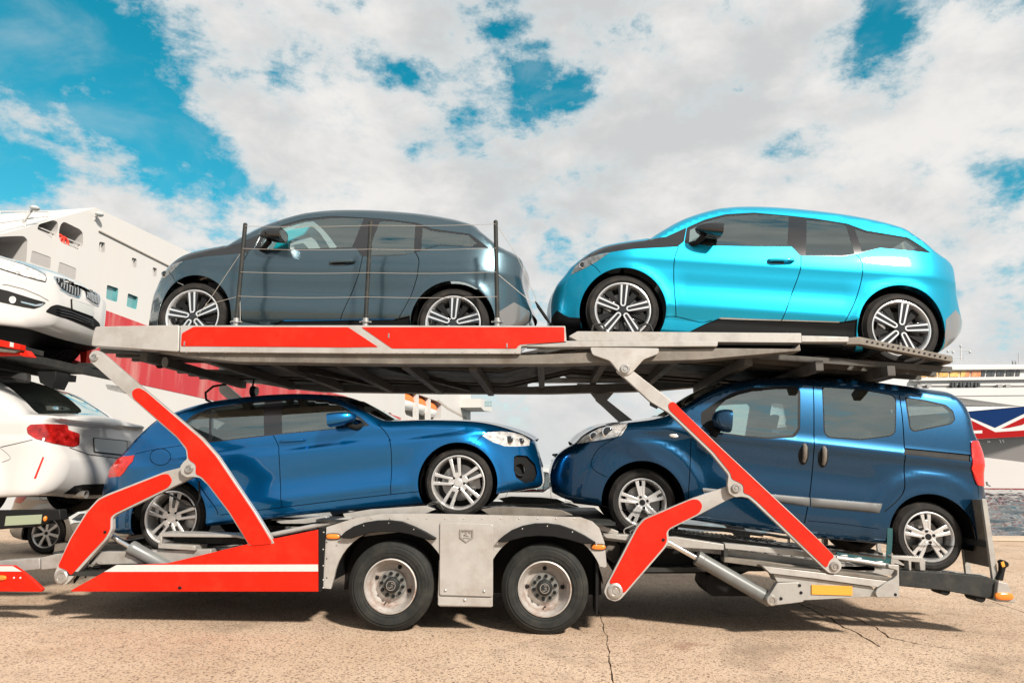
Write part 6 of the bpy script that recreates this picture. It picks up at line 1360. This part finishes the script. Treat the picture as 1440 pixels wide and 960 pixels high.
def ferry_wall():
    V = [tuple(p) for p in hullO]; n = len(V); E = [(i, (i+1) % n) for i in range(n)]; H = []
    for k, L in holes.items():
        for px in L:
            P = fer(px); P = rounded(P, .35, 4) if k in ('mooring_opening', 'boat_recess') else rounded(P, .12, 2); H.append((k, P)); k0 = len(V); V += [tuple(p) for p in P]; E += [(k0+i, k0+(i+1) % len(P)) for i in range(len(P))]
    r = delaunay_2d_cdt([Vector(v) for v in V], E, [], 0, 1e-5); P = np.array([tuple(v) for v in r[0]]); F = [f for f in r[2] if len(f) == 3]; cen = np.array([P[list(f)].mean(0) for f in F]); ok = inpoly(cen, hullO)
    for k, q in H: ok &= ~inpoly(cen, q)
    mk('side_wall', [(p[0], 0, p[1]) for p in P], [f for f, o in zip(F, ok) if o], FW, ferry, smooth=0)
    b = B(); m = len(hullO)
    VV = [(p[0], 0, p[1]) for p in hullO]+[(p[0], 19, p[1]) for p in hullO]; b.add(VV, [(i, (i+1) % m, (i+1) % m+m, i+m) for i in range(m)]+[tuple(range(2*m-1, m-1, -1))]); b.mk('hull_shell', FW, ferry, world=False, smooth=0)
    for k, q in H:
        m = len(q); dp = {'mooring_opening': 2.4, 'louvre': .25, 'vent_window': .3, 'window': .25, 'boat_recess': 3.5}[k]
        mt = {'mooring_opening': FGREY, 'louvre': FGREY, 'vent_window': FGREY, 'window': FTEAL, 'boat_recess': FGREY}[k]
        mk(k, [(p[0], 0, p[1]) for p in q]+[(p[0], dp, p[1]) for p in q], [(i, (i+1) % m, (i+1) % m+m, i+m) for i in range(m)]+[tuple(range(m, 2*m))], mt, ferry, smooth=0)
        x0, x1 = q[:, 0].min(), q[:, 0].max(); z0_, z1 = q[:, 1].min(), q[:, 1].max()
        if k == 'louvre':
            n = 13
            for i in range(n):
                z = z0_+(z1-z0_)*(i+.5)/n; b = B(); b.prism([(x0, z-.04), (x1, z-.04), (x1, z+.05), (x0, z+.05)], .03, .10); b.mk('louvre_slat', pm('louvre_grey', (.42, .39, .37), .6), ferry, world=False)
        if k == 'mooring_opening':
            for z in (z0_+.35*(z1-z0_)*.5, z0_+.35*(z1-z0_), z0_+.12*(z1-z0_)): b = B(); b.tube([(x0, .25, z), (x1, .25, z)], .05, 6); b.mk('guard_rail', FW, ferry, world=False)
        if k == 'vent_window':
            b = B(); b.prism([((x0+x1)/2-.03, z0_), ((x0+x1)/2+.03, z0_), ((x0+x1)/2+.03, z1), ((x0+x1)/2-.03, z1)], .12, .22); b.mk('mullion', FW, ferry, world=False)
            if k == 'window': b = B(); e = .12; b.prism(np.vstack([q, ]), -.05, -.01) if False else None
ferry_wall()
red = fer([(100, 417), (148, 436), (202, 456), (300, 491), (400, 530), (500, 569.5), (562, 594), (562, 598), (500, 588), (400, 573), (309, 565), (204, 542), (100, 516)]); 
mk('red_band', [(p[0], -.03, p[1]) for p in red]+[(p[0], .0, p[1]) for p in red], [tuple(range(len(red)))]+[(i, (i+1) % len(red), (i+1) % len(red)+len(red), i+len(red)) for i in range(len(red))], FRED, ferry, smooth=0, rec=False)
def fstrip(name, pts, w, mat, y0=-.06, y1=-.001):
    P = fer(pts); b = B(); b.prism(strip(P, w), y0, y1); b.mk(name, mat, ferry, world=False, smooth=0)
fstrip('rubbing_strake', zf5([(737, 290), (1275, 560)]), .10, pm('strake_grey', (.36, .32, .28), .6), -.12)
fstrip('red_line', zm(120, 440, 24/7, [(1130, 380), (1250, 408), (1350, 452), (1520, 512)]), .55, FRED)
for k in range(12):
    x = 452+k*8.6; y = 553.5+k*2.35; q = fer([(x, y), (x+3.4, y+1.2), (x+3.4, y+5.0), (x, y+3.8)]); b = B(); b.prism(q, -.05, .02); b.mk('deck_window', FDARK, ferry, world=False, smooth=0)
# rails and lamps along the top
tp = fer([(-20, 298), (0, 297.5), (40, 297.5), (72, 297)]); bs = fer([(-20, 336), (0, 330), (40, 318.5), (72, 309.5)])
for a in (tp, (tp+bs)/2):
    b = B(); b.tube([(p[0], .3, p[1]) for p in a], .05, 6); b.mk('guard_rail', FW, ferry, world=False)
for a, c in zip(tp[1:], bs[1:]): b = B(); b.tube([(c[0], .3, c[1]), (c[0], .3, a[1]+.1)], .06, 6); b.mk('rail_post', FW, ferry, world=False)
for q in ((42, 293.5), (133.5, 302)):
    p = fer([q])[0]; b = B(); b.ell((p[0], -.4, p[1]), (.30, .3, .18), 14, 8); b.mk('deck_lamp', M_PLATE, ferry, world=False); b = B(); b.tube([(p[0], -.2, p[1]-.1), (p[0], .4, p[1]-1.0)], .08, 6); b.mk('lamp_post', FW, ferry, world=False)
for q, lab in (((86, 337), 'red lifebuoy hung higher on the rail of the ferry mooring opening'), ((92, 340.5), 'red lifebuoy hung lower on the rail of the ferry mooring opening')):
    p = fer([q])[0]; b = B(); t = np.linspace(0, 2*math.pi, 17); b.tube([(p[0]+.36*math.cos(u), .15, p[1]+.36*math.sin(u)) for u in t], .10, 8, cap=False); o = b.mk('lifebuoy', pm('lifebuoy_red', (.75, .05, .03), .5), None, world=False)
    o.matrix_world = ferry.matrix_world.copy(); tag(o, lab, 'lifebuoy', 'lifebuoys on the ferry rail')
# pillars of the boat deck, bridge wing
for xs in (368, 503):
    q = fer(zl([(xs, 60), (xs+26, 80), (xs+26, 400), (xs, 396)])); b = B(); b.prism(q, .05, .8); b.mk('boat_deck_pillar', FW, ferry, world=False, smooth=0)
q = fer(zl([(860, 165), (1000, 200), (1000, 310), (900, 300), (860, 262)])); b = B(); b.prism(q, -5.0, .5); b.mk('bridge_wing', FW, ferry, world=False, smooth=0)
for i in range(3):
    for j in range(2):
        x = 906+i*32; y = 188+j*34; w = fer(zl([(x, y), (x+26, y+4), (x+26, y+30), (x, y+26)])); c_ = fer(zl([(930, 230)]))[0]
        b = B(); b.prism(w, -5.06, -4.99); b.mk('bridge_window', FTEAL, ferry, world=False, smooth=0)
fstrip('deck_edge', zl([(600, 180), (720, 272), (930, 385)]), .5, pm('strake_grey', (.36, .32, .28), .6))
orange = pm('lifeboat_orange', (.85, .17, .02), .45, var=.05); lbw = pm('lifeboat_white', (.78, .76, .72), .4)
for q, lab in (((300, 190), 'orange and white lifeboat on the ferry, at the stern end of the recess'), ((440, 230), 'orange and white lifeboat on the ferry between the two white pillars'), ((565, 282), 'orange and white lifeboat on the ferry, at the bow end of the recess')):
    p = fer(zl([q]))[0]; W = ferry.matrix_world @ Vector((p[0], 1.5, p[1]))
    lb = thing('lifeboat', lab, 'lifeboat', tuple(W), Matrix.Rotation(math.pi/2-TH, 4, 'Z'), 'lifeboats on the ferry')
    for nm, s, mt in (('hull', -1, lbw), ('canopy', 1, orange)):
        b = B(); n, m = 16, 6; V = []; F = []
        for j in range(m+1):
            a = math.pi/2*j/m
            for i in range(n): t = 2*math.pi*i/n; V.append((5.2*math.copysign(abs(math.cos(t))**.8, math.cos(t))*math.cos(a)**.5, 1.3*math.sin(t)*math.cos(a)**.5, s*1.5*math.sin(a)))
        for j in range(m):
            for i in range(n): F.append((j*n+i, j*n+(i+1) % n, (j+1)*n+(i+1) % n, (j+1)*n+i))
        b.add(V, F); b.mk(nm, mt, lb, world=False)

# ------------------------------------------------------------------ cruise ship across the water
CY = 200.0
cruise = thing('cruise_ship', 'white cruise ship with a blue and red flag painted along its bow', 'ship', (pix(1460, 690, CY)[0], CY+10, WZ))
cz = lambda p: zm(1200, 470, 6, p)
def cpr(name, px, y0, y1, mat, bevel=0, smooth=0): return prism(name, pp(px, CY), CY+y0, CY+y1, mat, cruise, bevel=bevel, smooth=smooth)
CW_ = pm('cruise_white_paint', (0.508, 0.492, 0.476), .4, var=.02, vscale=.05); CG = pm('cruise_hull_pale_grey', (0.394, 0.365, 0.348), .4, var=.04, vscale=.05, stretch=(.3, 1, 1.2)); CB = pm('flag_blue', (.0, .018, .085), .7, spec=.1); CR = pm('flag_red', (.28, .005, .005), .7, spec=.1)
hl = cpr('hull', [(1120, 690), (1085, 600), (1190, 592), (1363, 577.5), (1440, 570.5), (1800, 540), (1800, 694)], 1.0, 24, CG)
uh = cpr('upper_hull', [(1088, 596), (1080, 562), (1150, 548), (1211, 534), (1260, 546), (1800, 540), (1800, 560), (1440, 571), (1363, 578)], .7, 24, CW_)
for o_ in (hl, uh):                                         # the bow narrows to a stem
    for v in o_.data.vertices:
        X_ = v.co.x+cruise.location.x
        k_ = min(1.0, max(0.0, (pix(1185, 600, CY)[0]-X_)/(pix(1185, 600, CY)[0]-pix(1085, 600, CY)[0]))); v.co.y = v.co.y*(1-k_)+(CY+12-cruise.location.y)*k_
cpr('deck_house', [(1211, 534), (1214, 525.5), (1240, 521), (1290, 519), (1800, 512), (1800, 541), (1260, 547)], 2.0, 22, CW_)
cpr('window_deck', [(1285, 519.5), (1292, 514), (1800, 508), (1800, 541), (1300, 541)], 1.4, 3.0, CW_)
cpr('roof_edge', [(1300, 516.5), (1800, 510), (1800, 515), (1300, 520)], .3, 3.0, CW_)
cpr('ledge', [(1285, 531), (1800, 524), (1800, 528.5), (1285, 535)], .4, 2.4, CW_)
cpr('deck_line', [(1345, 555.2), (1800, 551), (1800, 552), (1345, 556.4)], .5, .9, CG)
for k in range(13):
    x = 555+k*45.5+(6 if k % 2 == 0 else 0); P = cz([(x+5, 303-k*.1), (x+44, 302-k*.1), (x+38, 354-k*.3), (x-1, 356-k*.3)]) if k < 12 else None
    if P is None: break
    om = (pm('amber_ship_window', (.62, .36, .10), .25, coat=.6, var=.5, vscale=.8) if k < 9 else pm('red_ship_window', (.55, .20, .08), .25, coat=.6, var=.4, vscale=.8))  # amber and red pane colours, varied by noise
    cpr('window_pane', P, 1.15, 1.45, om)
for k in range(8):
    x = 1100+k*41+(7 if k % 2 else 0); cpr('window_pane', cz([(x+6, 301), (x+38, 301), (x+30, 352), (x-2, 353)]), 1.15, 1.45, pm('dark_ship_window', (.05, .05, .05), .15, coat=.6, var=.4, vscale=.8))
for x in (843, 912, 978, 1040):
    for d in (0, 24): cpr('balcony_window', cz([(x+d, 402), (x+d+17, 402), (x+d+17, 444), (x+d, 444)]), .6, 1.9, pm('dark_ship_window', (.05, .05, .05), .15))
for x in (550, 632, 1232, 1300): cpr('deck_window', cz([(x, 420), (x+38, 418), (x+38, 444), (x, 446)]), .6, 1.9, pm('grey_ship_window', (.28, .27, .26), .3))
for x in (248, 275, 180): cpr('deck_window', cz([(x, 365), (x+16, 365), (x+16, 383), (x, 383)]), 1.8, 2.1, pm('dark_ship_window', (.05, .05, .05), .15))
# painted flag: each field a thin sheet of its own
cpr('flag_field', cz([(900, 652), (978, 645), (1440, 604), (1800, 572), (1800, 840), (1440, 862), (1025, 884), (900, 890)]), .94, .99, CW_)
cpr('flag_blue_field', cz([(960, 647), (1440, 605), (1650, 588), (1440, 676), (1213, 786), (985, 690)]), .88, .93, CB)
cpr('flag_red_field', cz([(990, 712), (1215, 822), (1440, 808), (1800, 790), (1800, 835), (1440, 861), (1022, 882)]), .88, .93, CR)
cpr('flag_red_bar', cz([(1262, 792), (1440, 706), (1800, 540), (1800, 590), (1440, 762), (1330, 786)]), .88, .93, CR)
cpr('flag_white_bar', cz([(1020, 810), (1103, 808), (1103, 832), (1024, 834)]), .82, .87, CW_)
cpr('boot_stripe', [(1192, 685), (1800, 688.5), (1800, 692.5), (1192, 689)], .85, 1.1, pm('boot_stripe_red', (.16, .012, .012), .5))
for P in ([(1390, 620), (1394, 619.5), (1395, 621.5), (1391, 622)], [(1407, 618.5), (1409, 618), (1411, 622), (1409, 622.5)], [(1411, 618), (1413, 617.5), (1415, 622), (1413, 622)], [(1389, 677), (1391, 677), (1392, 681), (1396, 683), (1395, 684), (1390, 682)]): cpr('hull_fitting', P, .7, 1.0, FDARK)
# top deck: rails, masts, radar bars, people
def ctube(name, px, r, y=4.0, mat=CW_):
    b = B(); b.tube([tuple(pix(q[0], q[1], CY+y)) for q in px], r, 5); b.mk(name, mat, cruise)
GRY = pm('mast_grey', (.40, .40, .40), .5)
for dy in (0, 3): ctube('guard_rail', [(1330, 506.5+dy), (1370, 506.5+dy), (1412, 508.8+dy*.8), (1500, 508.5+dy*.8)], .07, 4, GRY)
for k in range(24): ctube('rail_post', [(1332+k*3.3, 506.5+k*.1), (1334.5+k*3.3, 513.5+k*.05)], .06, 4, GRY)
ctube('radar_mast', [(1351, 506), (1351, 486)], .18); ctube('radar_bar', [(1333, 492.5), (1345, 492), (1367, 493.5)], .14, 4, GRY)
for q in ((1333, 494), (1340, 495), (1364, 495), (1351, 486.5)):
    p = pix(q[0], q[1], CY+4); b = B(); b.ell(tuple(p), (.35, .35, .45), 10, 6); b.mk('radar_dome', GRY, cruise)
ctube('radar_mast', [(1354.5, 507), (1355, 500)], .15, 4, GRY); ctube('bridge_rail', [(1328, 502), (1355, 502.5)], .14, 4, GRY); ctube('flag_mast', [(1433, 515), (1432.5, 496)], .12, 4, GRY)
cpr('sun_deck', [(1296, 517), (1330, 511), (1800, 510), (1800, 517)], 2.2, 14, CW_)
for i, (x, c, lab) in enumerate(((1424.5, (.03, .03, .035), 'person in dark clothes standing at the cruise ship top rail'), (1428.5, (.10, .09, .09), 'person in grey clothes standing beside another at the ship rail'))):
    p = pix(x, 514.6, CY+4.6); b = B(); h = 1.72
    prof = [(-.09, .10, 0), (-.09, .09, .45), (-.08, .11, .80), (0, .17, .92), (0, .16, 1.15), (0, .20, 1.38), (0, .08, 1.47), (0, .11, 1.60), (0, .07, 1.71)]
    V = []; F = []; n = 8
    for ox, r, z in prof[3:]:
        for k in range(n): a = 2*math.pi*k/n; V.append((p[0]+r*math.cos(a), p[1]+.7*r*math.sin(a), p[2]+z))
    m = len(prof)-3
    for j in range(m-1):
        for k in range(n): F.append((j*n+k, j*n+(k+1) % n, (j+1)*n+(k+1) % n, (j+1)*n+k))
    b.add(V, F)
    for s in (-1, 1):
        b.tube([(p[0]+s*.09, p[1], p[2]+.95), (p[0]+s*.10, p[1]+.03, p[2]+.5), (p[0]+s*.11, p[1], p[2])], [.10, .08, .06], 7)
        b.tube([(p[0]+s*.18, p[1], p[2]+1.36), (p[0]+s*.25, p[1]-.05, p[2]+1.1), (p[0]+s*.2, p[1]-.25, p[2]+.98)], [.06, .05, .04], 6)
    o = b.mk('person', pm('clothes_%d' % i, c, .8), None, world=False); tag(o, lab, 'person')
